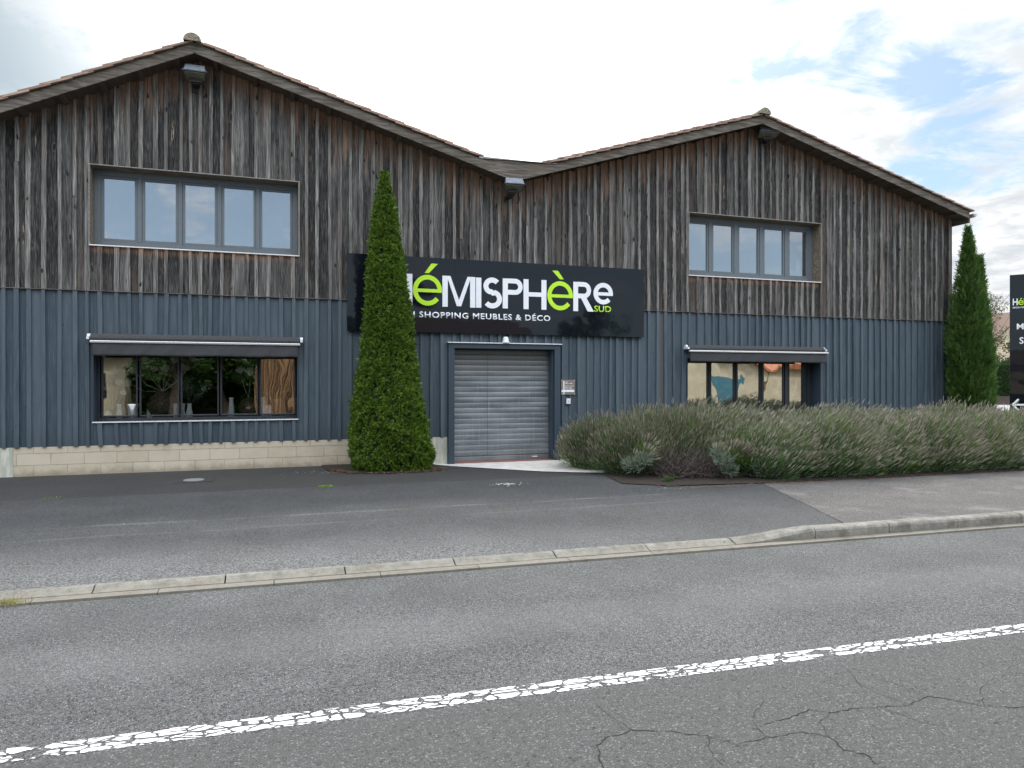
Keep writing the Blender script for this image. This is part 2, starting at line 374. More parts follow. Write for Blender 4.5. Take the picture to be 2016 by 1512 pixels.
def f_road(b):
    p = b.pos(); x, y, z = b.xyz(p)
    c, a, v = speckle(b, p, (.018, .019, .020), (.148, .152, .152), (.34, .35, .35))
    ln = b.m('ADD', y, b.m('MULTIPLY', x, .042))                # lane coordinate
    tr = b.m('MULTIPLY', b.ss(b.m('ABSOLUTE', b.m('SUBTRACT', ln, 5.75)), .35, .0), .22)
    c = b.mix(tr, c, (.075, .08, .082))
    tr2 = b.m('MULTIPLY', b.ss(b.m('ABSOLUTE', b.m('SUBTRACT', ln, 4.9)), .5, .1), .16)
    c = b.mix(tr2, c, (.2, .205, .2))
    near = b.ss(ln, 3.72, 3.66)                                   # older coarse lane beside the line
    v3w = b.noise(p, 9, 3, .6)
    p3 = b.vm('ADD', b.vm('MULTIPLY', p, (1, 1.25, 1)), b.vm('MULTIPLY', b.noise(p, 90, 2, .5, out=1), (.014, .014, 0))); v3 = b.vor(p3, 70); k3 = b.xyz(b.vor(p3, 70, out=1))
    fn = b.ss(b.noise(p, 150, 5, .85), .36, .64)
    cc = b.mix(fn, (.024, .024, .024), (.150, .151, .148))
    st_ = b.mix(k3[0], (.035, .035, .035), (.25, .255, .255))
    cc = b.mix(b.m('MULTIPLY', b.m('GREATER_THAN', b.m('ADD', k3[1], b.m('MULTIPLY', v3w, .6)), .72), b.ss(v3, .50, .36, 0, .85)), cc, st_)
    pit = b.m('MULTIPLY', b.ss(b.noise(p, 34, 4, .7), .54, .63), b.ss(v3w, .4, .65, .25, 1.))
    cc = b.mix(b.m('MULTIPLY', pit, .8), cc, (.022, .022, .022))
    c = b.mix(near, c, cc)
    st = b.noise(p, .7, 5, .6); c = b.mix(b.ss(st, .56, .75, 0, .35), c, (.07, .068, .062))
    h = b.m('ADD', a, b.m('MULTIPLY', b.ss(v3, .5, .2), b.m('MULTIPLY', near, .8)))
    b.pbr(c, .85, b.bump(h, .9, .006), Specular_IOR_Level=.35)
ROAD = M('road_asphalt', f_road)
def f_apron(b):
    p = b.pos(); x, y, z = b.xyz(p)
    c, a, v = speckle(b, p, (.022, .023, .025), (.080, .084, .086), (.19, .195, .195), .9)
    wob = b.m('MULTIPLY', b.m('SUBTRACT', b.noise(p, .8, 3, .5), .5), .5)
    yy = b.m('ADD', y, wob)
    # strip against the store: other, darker and browner surface with a clear joint
    c = b.mix(b.ss(b.m('ADD', y, b.m('MULTIPLY', wob, .3)), 11.25, 11.35, 0, .55), c, (.030, .028, .027))
    sc = b.noise(p, 60, 3, .7)
    for yc, wd, s in ((9.0, .075, .6), (8.45, .05, .4)):
        m = b.m('MULTIPLY', b.ss(b.m('ABSOLUTE', b.m('SUBTRACT', b.m('ADD', y, b.m('MULTIPLY', wob, .35)), yc)), wd, .0), b.m('MULTIPLY', b.ss(sc, .38, .62, .0, s), b.ss(b.noise(p, .9, 4, .65), .40, .58, .15, 1.0)))
        c = b.mix(b.m('MULTIPLY', m, b.ss(x, 6.2, 4.8)), c, (.21, .215, .215))
    worn = b.m('MULTIPLY', b.ss(b.m('ADD', yy, b.m('MULTIPLY', x, .07)), 8.2, 6.9, 0, 1), b.ss(sc, .44, .60, .05, .80))
    c = b.mix(b.m('MULTIPLY', worn, b.ss(x, 5.2, 1.5, .22, 1.0)), c, (.225, .227, .225))
    st = b.noise(p, .5, 5, .6); c = b.mix(b.ss(st, .5, .75, 0, .4), c, (.036, .037, .038))
    b.pbr(c, .85, b.bump(a, .9, .006), Specular_IOR_Level=.35)
APRON = M('dark_apron_asphalt', f_apron)
def f_side(b):
    p = b.pos(); c, a, v = speckle(b, p, (.048, .045, .044), (.150, .142, .138), (.34, .33, .32), .85)
    x, y, z = b.xyz(p)
    g = b.noise(p, 1.6, 4, .6); c = b.mix(b.ss(g, .55, .7, 0, .35), c, (.25, .24, .235))
    b.pbr(c, .9, b.bump(a, .9, .006), Specular_IOR_Level=.3)
SIDE = M('pinkish_sidewalk_asphalt', f_side)
def f_kerb(b):
    p = b.pos(); x, y, z = b.xyz(p); g = b.noise(p, 8, 6, .7); f = b.noise(p, 120, 3, .7); rnd = b.attr('rnd')
    c = b.mix(b.ss(g, .3, .7), (.14, .136, .120), (.30, .292, .268))
    c = b.mix(b.m('MULTIPLY', rnd, .3), c, (.34, .33, .30))
    c = b.mix(b.ss(f, .45, .7, 0, .7), c, (.09, .08, .066)); c = b.mix(b.ss(b.noise(p, 3, 5, .7), .52, .68, 0, .55), c, (.12, .105, .08))
    c = b.mix(b.m('MULTIPLY', b.ss(z, -.05, -.12), b.ss(g, .4, .6, .1, .5)), c, (.15, .125, .085))
    b.pbr(c, .9, b.bump(b.m('ADD', f, g), .6, .006), Specular_IOR_Level=.2)
KERB = M('kerb_concrete', f_kerb)
def f_line(b):
    uv = b.n('ShaderNodeUVMap').outputs[0]; u, v, _ = b.xyz(uv)
    p = b.pos()
    c, a, _v = speckle(b, p, (.045, .045, .043), (.10, .10, .098), (.2, .2, .2))
    wv = b.noise(b.comb(b.m('MULTIPLY', u, 9), b.m('MULTIPLY', v, 14), 0.0), 1, 3, .6, out=1)
    q = b.vm('ADD', b.comb(b.m('MULTIPLY', u, 9.5), b.m('MULTIPLY', v, 21), 0.0), b.vm('MULTIPLY', b.vm('SUBTRACT', wv, (.5, .5, .5)), (1.1, 1.1, 0)))
    ed = b.vor(q, 1.0, 'DISTANCE_TO_EDGE'); cell = b.xyz(b.vor(q, 1.0, out=1))[0]
    q2 = b.comb(b.m('MULTIPLY', u, 40), b.m('MULTIPLY', v, 45), 0.0); ed2 = b.vor(q2, 1.0, 'DISTANCE_TO_EDGE')
    nn = b.noise(b.comb(b.m('MULTIPLY', u, 40), b.m('MULTIPLY', v, 40), 0.0), 1, 3, .6)
    paint = b.ss(b.m('ADD', ed, b.m('MULTIPLY', b.m('SUBTRACT', nn, .5), .22)), .070, .095)
    mid = b.ss(b.m('ABSOLUTE', b.m('SUBTRACT', v, b.m('ADD', .083, b.m('MULTIPLY', b.m('SUBTRACT', b.noise(b.comb(b.m('MULTIPLY', u, 3), 0.0, 0.0), 1, 3, .6), .5), .06)))), .004, .010)
    paint = b.m('MULTIPLY', paint, mid)
    vv = b.m('ADD', v, b.m('MULTIPLY', b.m('SUBTRACT', nn, .5), .03))
    paint = b.m('MULTIPLY', paint, b.m('MULTIPLY', b.ss(vv, .014, .020), b.ss(vv, .158, .150)))
    paint = b.m('MULTIPLY', paint, b.m('GREATER_THAN', cell, .06))
    paint = b.m('MULTIPLY', paint, b.ss(ed2, .0, .03, .75, 1))
    wc = b.mix(b.ss(nn, .3, .75), (.62, .63, .63), (.80, .80, .80))
    pb_ = b.n('ShaderNodeBsdfPrincipled', {'Base Color': wc, 'Roughness': .75, 'Normal': b.bump(a, .5, .004)}).outputs[0]
    tr_ = b.n('ShaderNodeBsdfTransparent').outputs[0]
    b.out(b.n('ShaderNodeMixShader', {0: paint, 1: tr_, 2: pb_}).outputs[0])
LINE = M('cracked_road_paint', f_line)
def f_slab(b):
    p = b.pos(); g = b.noise(p, 5, 6, .65); x, y, z = b.xyz(p)
    c = b.mix(b.ss(g, .3, .7), (.50, .48, .45), (.66, .645, .62)); c = b.mix(b.ss(b.noise(p, 2.5, 4, .6), .6, .75, 0, .4), c, (.33, .28, .23))
    b.pbr(c, .85, b.bump(g, .3, .006))
SLAB = M('pale_concrete_slab', f_slab)
def f_soil(b):
    p = b.pos(); g = b.noise(p, 20, 6, .7); h = b.noise(p, 90, 3, .7)
    c = b.mix(b.ss(g, .35, .65), (.016, .012, .009), (.050, .034, .024)); c = b.mix(b.ss(b.noise(p, 3, 4, .6), .55, .7, 0, .5), c, (.03, .032, .012))
    b.pbr(c, .95, b.bump(b.m('ADD', g, h), 1, .02))
SOIL = M('planting_soil', f_soil)
def f_ground(b):
    p = b.pos(); g = b.noise(p, .5, 5, .6); h = b.noise(p, 30, 4, .7)
    b.pbr(b.mix(g, (.06, .075, .03), (.12, .12, .06)), .95, b.bump(h, .8, .03))
GROUND = M('rough_grass_ground', f_ground)
PALEROAD = simple('sunlit_pale_asphalt', (.26, .26, .27), (.36, .36, .37), .85, 6)
CRACK = simple('crack_filling', (.012, .012, .011), (.028, .026, .024), 1.0, 60)

def leafmat(name, c0, c1, c2, trans=.25, rough=.55):
    def f(b):
        rnd = b.attr('rnd'); n = b.noise(b.pos(), 2.2, 4, .6)
        c = b.mix(rnd, c0, c1); c = b.mix(b.ss(n, .42, .68, 0, .7), c, c2)
        d1 = b.n('ShaderNodeBsdfPrincipled', {'Base Color': c, 'Roughness': rough, 'Specular IOR Level': .25}).outputs[0]
        t1 = b.n('ShaderNodeBsdfTranslucent', {'Color': c}).outputs[0]
        b.out(b.n('ShaderNodeMixShader', {0: trans, 1: d1, 2: t1}).outputs[0])
    return M(name, f)
THUJA = leafmat('thuja_foliage', (.022, .064, .008), (.19, .30, .036), (.10, .19, .018))
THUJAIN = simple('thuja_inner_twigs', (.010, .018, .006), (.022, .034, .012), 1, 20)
CYP = leafmat('cypress_foliage', (.022, .065, .014), (.14, .24, .055), (.07, .15, .03), .3)
BARK = simple('bark', (.06, .042, .03), (.13, .095, .07), .95, 14, bump=.8, bd=.01)
LAVLEAF = leafmat('lavender_leaves', (.050, .110, .026), (.15, .24, .07), (.13, .25, .03), .3)
LAVSILV = leafmat('silvery_lavender_leaves', (.11, .16, .11), (.26, .32, .24), (.17, .24, .14), .2)
LAVFLOW = leafmat('dry_lavender_flowers', (.115, .108, .078), (.40, .37, .285), (.24, .225, .165), .3)
TWIG = simple('grey_dead_twigs', (.030, .025, .022), (.13, .105, .095), .95, 30)
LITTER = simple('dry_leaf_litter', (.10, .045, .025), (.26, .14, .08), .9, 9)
PEBBLE = simple('white_chips', (.45, .44, .42), (.68, .67, .64), .9, 9)
HEDGE = leafmat('hedge_leaves', (.020, .055, .014), (.06, .13, .03), (.03, .09, .02))
FARLEAF = leafmat('far_tree_leaves', (.06, .07, .03), (.16, .15, .06), (.10, .11, .05), .4)
BROADLEAF = leafmat('broad_leaves', (.03, .07, .015), (.09, .15, .04), (.05, .11, .02), .3)
STRAW = leafmat('straw_blades', (.20, .20, .07), (.42, .38, .20), (.30, .30, .10), .3)
GRASSM = leafmat('lawn_blades', (.12, .24, .02), (.26, .42, .04), (.18, .33, .03), .3)
CREAM = simple('cream_render', (.56, .47, .33), (.70, .60, .44), .9, 1.5)
TEALDOOR = simple('teal_door_paint', (.05, .16, .22), (.07, .21, .28), .5, 8)
ORTILE = simple('orange_verge_tiles', (.36, .12, .05), (.50, .19, .09), .85, 6)
def f_reed(b):
    p = b.pos(); g = b.noise(b.vm('MULTIPLY', p, (34, 34, .5)), 1, 3, .6); r = b.noise(b.vm('MULTIPLY', p, (1, 1, 3)), 1, 2, .5)
    b.pbr(b.mix(b.ss(g, .4, .62), (.05, .025, .012), (.42, .24, .12)), .9)
REED = M('brown_reed_screen', f_reed)
def f_browntile(b):
    p = b.pos(); wv = b.n('ShaderNodeTexWave', {'Vector': p, 'Scale': 2.2, 'Distortion': 1.5, 'Detail': 2.0}, bands_direction='X').outputs[1]
    b.pbr(b.mix(wv, (.05, .028, .022), (.20, .125, .095)), .85)
BROWNTILE = M('brown_roof_tiles', f_browntile)

# ------------------------------------------------------------------ ground
def sstep(a, c, t):
    t = max(0., min(1., (t-a)/(c-a))); return t*t*(3-2*t)
def yk(x): return 6.54 - .030*(x+2)                     # kerb front line
def ktop(x): return -.075 + .075*sstep(4.6, 5.6, x)     # height of the kerb top
def xb(y): return 6.1 + (y-6.4)*.43                      # joint between dark apron and sidewalk
def zl(x, y):                                           # height of apron and sidewalk
    zk = ktop(x)
    far = -.01 - .062*sstep(2.2, 3.4, x)*sstep(10.8, 12.6, y)*(1-sstep(9, 12, x))
    t = sstep(yk(x)+.2, 9.2, y)
    return zk*(1-t)+far*t
def grid(xs, ys, zf, xmap=None):
    m = MB(); n = len(xs)
    for y in ys:
        for x in xs:
            X = xmap(x, y) if xmap else x; m.v.append((X, y, zf(X, y)))
    for j in range(len(ys)-1):
        for i in range(n-1): m.face((j*n+i, j*n+i+1, (j+1)*n+i+1, (j+1)*n+i))
    return m
def lin(a, c, n): return [a+(c-a)*i/(n-1) for i in range(n)]
g = MB(); g.poly([(-900, -900, -.17), (900, -900, -.17), (900, 900, -.17), (-900, 900, -.17)])
tag(g.build('ground', GROUND), kind='structure')
g = MB(); g.poly([(-70, .3, -.12), (90, -4, -.12), (90, 6.35-.03*92, -.12), (-70, 6.4-.03*-68, -.12)]); tag(g.build('road', ROAD), kind='structure')
g = MB(); g.box(-60, 60, -2.2, .1, -.16, 0); tag(g.build('far_sidewalk', SIDE), kind='structure')
g = MB()
for j in range(61):
    for i in range(111):
        t = (j/60)**1.25; x0 = xb(6.4+t*7.85) if t < .4 else xb(6.4+.4*7.85)
        s = 1-(1-i/110)**1.8; x = -30+(x0+30)*s; g.v.append((x, (yk(x)+.12)*(1-t)+14.25*t, 0)); q = g.v[-1]; g.v[-1] = (q[0], q[1], zl(q[0], q[1])-(.004 if q[0] > 5.6 else 0))
for j in range(60):
    for i in range(110): g.face((j*111+i, j*111+i+1, (j+1)*111+i+1, (j+1)*111+i))
apron = tag(g.build('apron', APRON, smooth=True), kind='structure')
ys = [6.2+i*(9.6-6.2)/24 for i in range(25)]
def ysn(x, y): return y
g = MB(); xs = lin(0, 1, 60)
for j in range(25):
    for s in xs:
        t = j/24; x0 = xb(6.4+t*3.2)+.012; x = x0+(60-x0)*s*s; y = (yk(x)+.13)*(1-t)+9.75*t; g.v.append((x, y, zl(x, y)))
for j in range(24):
    for i in range(59): g.face((j*60+i, j*60+i+1, (j+1)*60+i+1, (j+1)*60+i))
tag(g.build('sidewalk', SIDE, smooth=True), kind='structure')
# kerb stones, one metre each, and the gutter strip in front of them
g = MB()
for k in range(-22, 40):
    xa = 5.6+k*1.0+.006; xe = xa+1.0-.012; g.set(U())
    n = 6; dzj = RU(-.004, .004)
    prev = None; base = len(g.v)
    for i in range(n+1):
        x = xa+(xe-xa)*i/n; zt = ktop(x)+.004+dzj; y0 = yk(x); drop = 1-sstep(4.6, 5.6, x); wdt = .145+.01*drop
        prof = [(y0, -.16), (y0, -.118 + (zt+.118)*(.72-.45*drop)), (y0+.012+.035*drop, zt-.012*(1+drop)), (y0+.03+.07*drop, zt), (y0+wdt, zt+.002), (y0+wdt, -.16)]
        for q in prof: g.v.append((x, q[0]+RU(-.0015, .0015), q[1]+RU(-.001, .001)))
    for i in range(n):
        for j in range(5):
            a = base+i*6+j; g.face((a, a+6, a+7, a+1))
    g.face([base+j for j in range(6)]); g.face([base+n*6+j for j in reversed(range(6))])
tag(g.build('kerb', KERB, recalc=True), kind='structure')
g = MB()
for k in range(-24, 60):
    xa = k*.9; g.set(U()); g.hexa([(xa, yk(xa)-.105, -.15), (xa+.893, yk(xa+.9)-.105, -.15), (xa+.893, yk(xa+.9)+.02, -.15), (xa, yk(xa)+.02, -.15),
        (xa, yk(xa)-.105, -.114), (xa+.893, yk(xa+.9)-.105, -.114), (xa+.893, yk(xa+.9)-.003, -.110), (xa, yk(xa)-.003, -.110)])
tag(g.build('gutter', KERB), kind='structure')
# white line
def yline(x): return 3.80 - .0421*(x+1.2)
g = MB(); N = 60; xs = lin(-25, 40, N); uvs = []
for x in xs: g.v.append((x, yline(x)-.045, -.1165)); g.v.append((x, yline(x)+.125, -.1165))
for i in range(N-1): g.face((2*i, 2*i+2, 2*i+3, 2*i+1))
lo = g.build('road_line', LINE); uv = lo.data.uv_layers.new(name='UVMap')
for i, l in enumerate(lo.data.loops):
    vi = l.vertex_index; uv.data[i].uv = (xs[vi//2], 0.0 if vi % 2 == 0 else .17)
tag(lo, kind='structure')
# cracks in the road
CR = [[(1.30, 2.55), (1.39, 2.88), (1.44, 3.05), (1.52, 3.11), (1.68, 3.14), (1.85, 3.07), (1.99, 2.97), (2.08, 2.86), (2.26, 2.87), (2.46, 2.86), (2.55, 2.78), (2.52, 2.66), (2.59, 2.59), (2.56, 2.49), (2.6, 2.3)],
      [(1.68, 3.14), (1.64, 3.3), (1.62, 3.45)], [(2.33, 2.99), (2.5, 3.0), (2.66, 3.04), (2.74, 2.98), (2.87, 2.98), (3.03, 2.95), (3.19, 2.92), (3.39, 2.97), (3.48, 2.89), (3.57, 2.78), (3.74, 2.71), (4.4, 2.8)],
      [(-1.6, 4.22), (-.9, 4.17), (-.35, 4.13), (.2, 4.11), (.7, 4.1), (1.3, 4.06)], [(2.55, 2.78), (2.62, 2.92), (2.74, 2.98)], [(1.99, 2.97), (1.9, 2.8), (1.93, 2.62)], [(3.03, 2.95), (3.1, 2.75), (3.3, 2.6)], [(2.26, 2.87), (2.3, 3.05), (2.5, 3.2)], [(3.57, 2.78), (3.75, 2.95), (4.0, 3.05), (4.3, 3.0)], [(3.19, 2.92), (3.15, 3.2), (3.25, 3.4)], [(3.39, 2.97), (3.36, 3.12), (3.30, 3.3)]]
g = MB(); rc = random.Random(5)
for c in CR:
    pts = []
    for (a, e) in zip(c, c[1:]):
        for t in range(6):
            f = t/6; pts.append((a[0]+(e[0]-a[0])*f+rc.uniform(-.008, .008), a[1]+(e[1]-a[1])*f+rc.uniform(-.008, .008)))
    pts.append(c[-1]); kk = 1 if len(c) > 6 else .5; w0 = [rc.uniform(.0006, .0040)*kk for _ in pts]
    for i in range(len(pts)-1):
        a, e = Vector(pts[i]), Vector(pts[i+1]); n = (e-a).normalized(); n = Vector((-n.y, n.x))
        q = [a-n*w0[i], e-n*w0[i+1], e+n*w0[i+1], a+n*w0[i]]; g.poly([(v.x, v.y, -.1175) for v in q])
tag(g.build('road_cracks', CRACK), kind='structure')
# slab in front of the shutter, planting bed
def flat(name, pts, mat, dz, sub=10):
    bm = bmesh.new(); vs = [bm.verts.new((x, y, 0)) for x, y in pts]; bm.faces.new(vs)
    bmesh.ops.triangulate(bm, faces=bm.faces[:]); bmesh.ops.subdivide_edges(bm, edges=bm.edges[:], cuts=sub, use_grid_fill=True)
    for v in bm.verts: v.co.z = zl(v.co.x, v.co.y)+dz
    me = bpy.data.meshes.new(name); bm.to_mesh(me); bm.free(); me.materials.append(mat)
    o = bpy.data.objects.new(name, me); COL.objects.link(o); return tag(o, kind='structure')
flat('concrete_slab', [(2.95, 14.2), (2.98, 14.02), (4.3, 12.75), (5.8, 11.3), (6.6, 11.3), (6.6, 14.2)], SLAB, .012)
flat('planting_bed', [(6.0, 14.2), (6.05, 13.2), (5.75, 12.0), (5.35, 10.9), (5.2, 10.1), (5.75, 9.65), (7.4, 9.42), (10, 9.32), (17.5, 9.25), (40, 8.9), (40, 12.9), (18.5, 13.2), (18, 14.2)], SOIL, .012)
flat('tree_soil', [(.85, 14.1), (.9, 13.3), (1.25, 12.75), (1.9, 12.48), (2.6, 12.6), (3.0, 13.1), (3.02, 14.1)], SOIL, .018)
# pale side street behind the store on the right
g = MB(); g.poly([(19, 14, -.13), (60, 9.0, -.13), (95, 20, -.13), (75, 49, -.13), (45, 58, -.13), (19, 40, -.13)]); tag(g.build('side_street', PALEROAD), kind='structure')

# ------------------------------------------------------------------ store
store = empty('furniture_store', (6.0, 14.1, 0), 'long twin gabled timber store, weathered brown boards above blue grey boards', 'building')
FY = 14.1
KN = [(-9, 3.9), (-4.37, 6.25), (-1.36, 7.44), (4.71, 5.72), (10.72, 7.58), (17.6, 5.72)]   # underside of the roof at the wall
KN[0] = (-9, 7.44-(7.44-6.03)/(4.232-1.331)*(9-1.36))
def zroof(x):
    for (a, za), (c, zc) in zip(KN, KN[1:]):
        if x <= c: return za+(zc-za)*(x-a)/(c-a)
    return KN[-1][1]
ZS, ZP, XR = 3.19, .49, 16.93
OPEN = [(-3.05, .436, 3.99, 5.388), (8.93, 12.624, 4.03, 5.455), (-3.0, .42, .90, 2.15), (8.89, 12.63, .55, 2.15), (3.42, 5.68, -.2, 2.32)]
def segs(x0, x1, z0, z1fn):
    """vertical pieces left of the board after the openings: (z0, z1 or None, under sill flag)"""
    cuts = [(a[2], a[3]) for a in OPEN if min(x1, a[1])-max(x0, a[0]) > .004]
    out = []; z = z0; cuts.sort(); top = z1fn
    zt = 99
    cur = z; flag = False
    for c0, c1 in cuts:
        if c1 <= cur or c0 >= top: continue
        if c0 > cur: out.append((cur, c0, True))
        cur = c1
    if cur < top: out.append((cur, None, False))
    return out
def cladding(z0, ztopf, roofed, mat, name, seed):
    rs = random.Random(seed); m = MB()
    x = -8.6; joints = [x]
    while x < XR: x += rs.choice((.165, .19, .21, .225, .24, .2)); joints.append(min(x, XR))
    edges = sorted(set([round(a[0], 4) for a in OPEN if a[0] > -8]+[round(a[1], 4) for a in OPEN]))
    for a, c in zip(joints, joints[1:]):
        if c-a < .01: continue
        cutsx = [a]+[e for e in edges if a+.002 < e < c-.002]+[c]
        r0 = rs.random()*(.62 if roofed else 1); dy = rs.uniform(-.005, .004); rs.random(); brd = a < 8.3 < c
        for p, q in zip(cutsx, cutsx[1:]):
            tl, tr = ztopf(p), ztopf(q)
            for s0, s1, under in segs(p, q, z0, min(tl, tr)):
                e = s1 if under else (tl+tr)/2
                m.set(r0, e, ((.16 if z0 > 2 else 0) if under else (rs.uniform(.35, .95) if roofed else (1. if brd and not roofed else 0.))))
                g0 = .0015
                if under: m.box(p+g0, q-g0, FY+dy, FY+.03, s0-(rs.uniform(0, .012) if s0 == z0 else 0), s1)
                else: m.box(p+g0, q-g0, FY+dy, FY+.03, s0-(rs.uniform(0, .012) if s0 == z0 else 0), 0, tl, tr)
    for i, j in enumerate(joints[1:-1]):
        bw = rs.choice((.055, .06, .07, .075)); th = rs.uniform(.032, .046); a, c = j-bw/2+rs.uniform(-.012, .012), 0; c = a+bw
        tl, tr = ztopf(a), ztopf(c); r0 = rs.random()
        lean = rs.uniform(-.012, .012)
        # a batten never bridges an opening's edge: clamp it to one side
        for o in OPEN:
            for e in (o[0], o[1]):
                if a < e < c and not (o[2] > ztopf(a) or o[3] < z0):
                    if e == o[0]: a, c = e-bw-.004, e-.004
                    else: a, c = e+.004, e+bw+.004
        ss_ = segs(a, c, z0, min(tl, tr))
        for s0, s1, under in ss_:
            parts = [(s0, s1)]
            L = (s1 or tl)-s0
            if not under and roofed and L > 2 and rs.random() < .22:
                mid = s0+L*rs.uniform(.3, .7); parts = [(s0, mid-.003), (mid+.003, None)]
            for (p0, p1) in parts:
                rr = rs.random() if len(parts) > 1 else r0
                e = p1 if under else (tl+tr)/2
                m.set((.45+.65*rr) if roofed else (.3+.7*rr), e, ((.16 if z0 > 2 else 0) if under else (rs.uniform(.2, .6) if roofed else 0)))
                zz0 = p0-(rs.uniform(-.004, .014) if p0 == z0 else 0)
                yb = FY-th; l0, l1 = lean*rs.uniform(.6, 1), lean*rs.uniform(-1, -.6)
                zt1, zt2 = (p1, p1) if p1 is not None else (tl, tr)
                m.hexa([(a+l0, yb, zz0), (c+l0, yb, zz0), (c+l0, FY-.0045, zz0), (a+l0, FY-.0045, zz0), (a+l1, yb, zt1), (c+l1, yb, zt2), (c+l1, FY-.0045, zt2), (a+l1, FY-.0045, zt1)])
    return m
cladding(ZS, lambda x: zroof(x)+.01, True, WOOD, 'w', 11).build('upper_cladding', WOOD, store)
cladding(ZP, lambda x: ZS-.006, False, BLUE, 'b', 11).build('lower_cladding', BLUE, store)
g = MB(); g.box(-8.6, XR+.02, FY-.052, FY+.02, ZS-.005, ZS+.006); 
g.build('cladding_flashing', FASCIA, store)
# corner boards and the side and back walls
g = MB(); g.set(.5, 0, 0); g.box(XR, XR+.045, FY-.036, FY+.12, ZP, ZS-.006); g.build('corner_board', BLUE, store)
g = MB(); rs = random.Random(3)
for (z0, z1, mt) in ((ZS, 5.9, 0), (ZP, ZS-.01, 1)):
    y = FY+.125; g.mat_i = mt
    while y < 34:
        wd = rs.choice((.19, .21, .24)); g.set(rs.random(), z1, .3 if mt == 0 else 0); g.box(XR-.02, XR+rs.uniform(.008, .014), y, y+wd-.003, z0, z1)
        g.set(rs.random(), z1, .3 if mt == 0 else 0); g.box(XR+.014, XR+.04, y-.03, y+.03, z0, z1); y += wd
    g.box(-8.6, XR, 34, 34.05, z0, z1 if mt else 5.6); g.box(-8.65, -8.6, FY, 34, z0, z1 if mt else 3.8)
g.build('side_cladding', [WOOD, BLUE], store)
# plinth
g = MB(); g.box(-8.6, 2.93, FY-.005, FY+.2, -.16, ZP-.004); g.box(5.768, XR, FY-.005, FY+.2, -.16, ZP-.004); g.box(XR-.2, XR+.01, FY+.2, 34, -.16, ZP-.004)
g.build('block_plinth', BLOCKS, store)
g = MB(); g.box(2.94, 3.323, FY-.012, FY+.2, -.16, ZP-.005); g.build('concrete_post', POST, store); g = MB(); g.box(-4.5, -4.2, FY-.012, FY-.006, -.16, ZP-.005); g.build('concrete_post', POST, store)
# structural core behind the boards, open at windows and door
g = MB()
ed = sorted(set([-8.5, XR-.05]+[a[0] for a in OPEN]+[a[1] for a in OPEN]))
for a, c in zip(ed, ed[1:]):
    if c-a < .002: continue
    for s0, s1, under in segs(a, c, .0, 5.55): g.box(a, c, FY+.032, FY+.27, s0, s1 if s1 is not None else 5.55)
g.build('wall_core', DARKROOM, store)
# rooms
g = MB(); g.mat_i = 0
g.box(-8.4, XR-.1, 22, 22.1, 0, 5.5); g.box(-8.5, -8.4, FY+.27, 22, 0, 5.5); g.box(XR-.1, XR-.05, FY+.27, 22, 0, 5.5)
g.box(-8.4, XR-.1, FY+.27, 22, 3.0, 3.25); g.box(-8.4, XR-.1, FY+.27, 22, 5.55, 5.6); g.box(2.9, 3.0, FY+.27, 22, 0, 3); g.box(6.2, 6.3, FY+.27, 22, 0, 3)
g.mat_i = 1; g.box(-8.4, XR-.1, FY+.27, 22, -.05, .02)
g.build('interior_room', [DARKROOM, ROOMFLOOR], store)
g = MB(); g.box(-3.3, .8, FY+.30, FY+1.0, .86, .93); g.box(-3.3, .8, FY+.92, FY+1.0, .02, .86); g.build('display_shelf', ROOMWOOD, store)

# windows
def window(o, panes, zg0, zg1, depth, fmat, lin_mat, glass, sill=True, steps=True):
    x0, x1, z0, z1 = o
    yf = FY+depth
    fr = MB(); e = .002
    xa = panes[0][0]-.09; xe = panes[-1][1]+.09
    # outer frame fills from the lining to the first glass
    fr.box(x0+.012, panes[0][0]-.045, yf-.03, yf+.04, z0+.012, z1-.012); fr.box(panes[-1][1]+.045, x1-.012, yf-.03, yf+.04, z0+.012, z1-.012)
    fr.box(panes[0][0]-.045, panes[-1][1]+.045, yf-.03, yf+.04, z0+.012, zg0-.045); fr.box(panes[0][0]-.045, panes[-1][1]+.045, yf-.03, yf+.04, zg1+.045, z1-.012)
    for (a, c), (a2, c2) in zip(panes, panes[1:]):
        if a2-c > .1: fr.box(c+.045, a2-.045, yf-.032, yf+.04, zg0-.045, zg1+.045)
    w_ = fr.build('window', fmat, store, bevel=.003)
    for a, c in panes:
        sb = MB(); t = .045 if steps else .03
        y0 = yf-.018; y1 = yf+.03
        sb.box(a-t+e, a, y0, y1, zg0-t+e, zg1+t-e); sb.box(c, c+t-e, y0, y1, zg0-t+e, zg1+t-e); sb.box(a, c, y0, y1, zg0-t+e, zg0); sb.box(a, c, y0, y1, zg1, zg1+t-e)
        so_ = sb.build('sash', fmat, w_, bevel=.004)
        pb = MB(); tl = RU(-.002, .002)
        pb.hexa([(a, yf+.008, zg0), (c, yf+.008+tl, zg0), (c, yf+.014+tl, zg0), (a, yf+.014, zg0), (a, yf+.008, zg1), (c, yf+.008+tl, zg1), (c, yf+.014+tl, zg1), (a, yf+.014, zg1)])
        pb.build('pane', glass, w_)
    lb = MB(); lb.box(x0, x0+.010, FY-.052, yf+.04, z0, z1); lb.box(x1-.010, x1, FY-.052, yf+.04, z0, z1); lb.box(x0+.010, x1-.010, FY-.052, yf+.04, z1-.010, z1); lb.box(x0+.01, x1-.01, FY-.04, yf+.04, z0, z0+.010)
    lb.build('window_lining', lin_mat, w_)
    tb = MB(); tb.box(x0-.008, x1+.008, FY-.062, FY-.053, z0-.014, z0+.006)
    tb.build('sill', WHITEMET if sill else FLASH, w_)
    if sill != 2:
        pass
    return w_
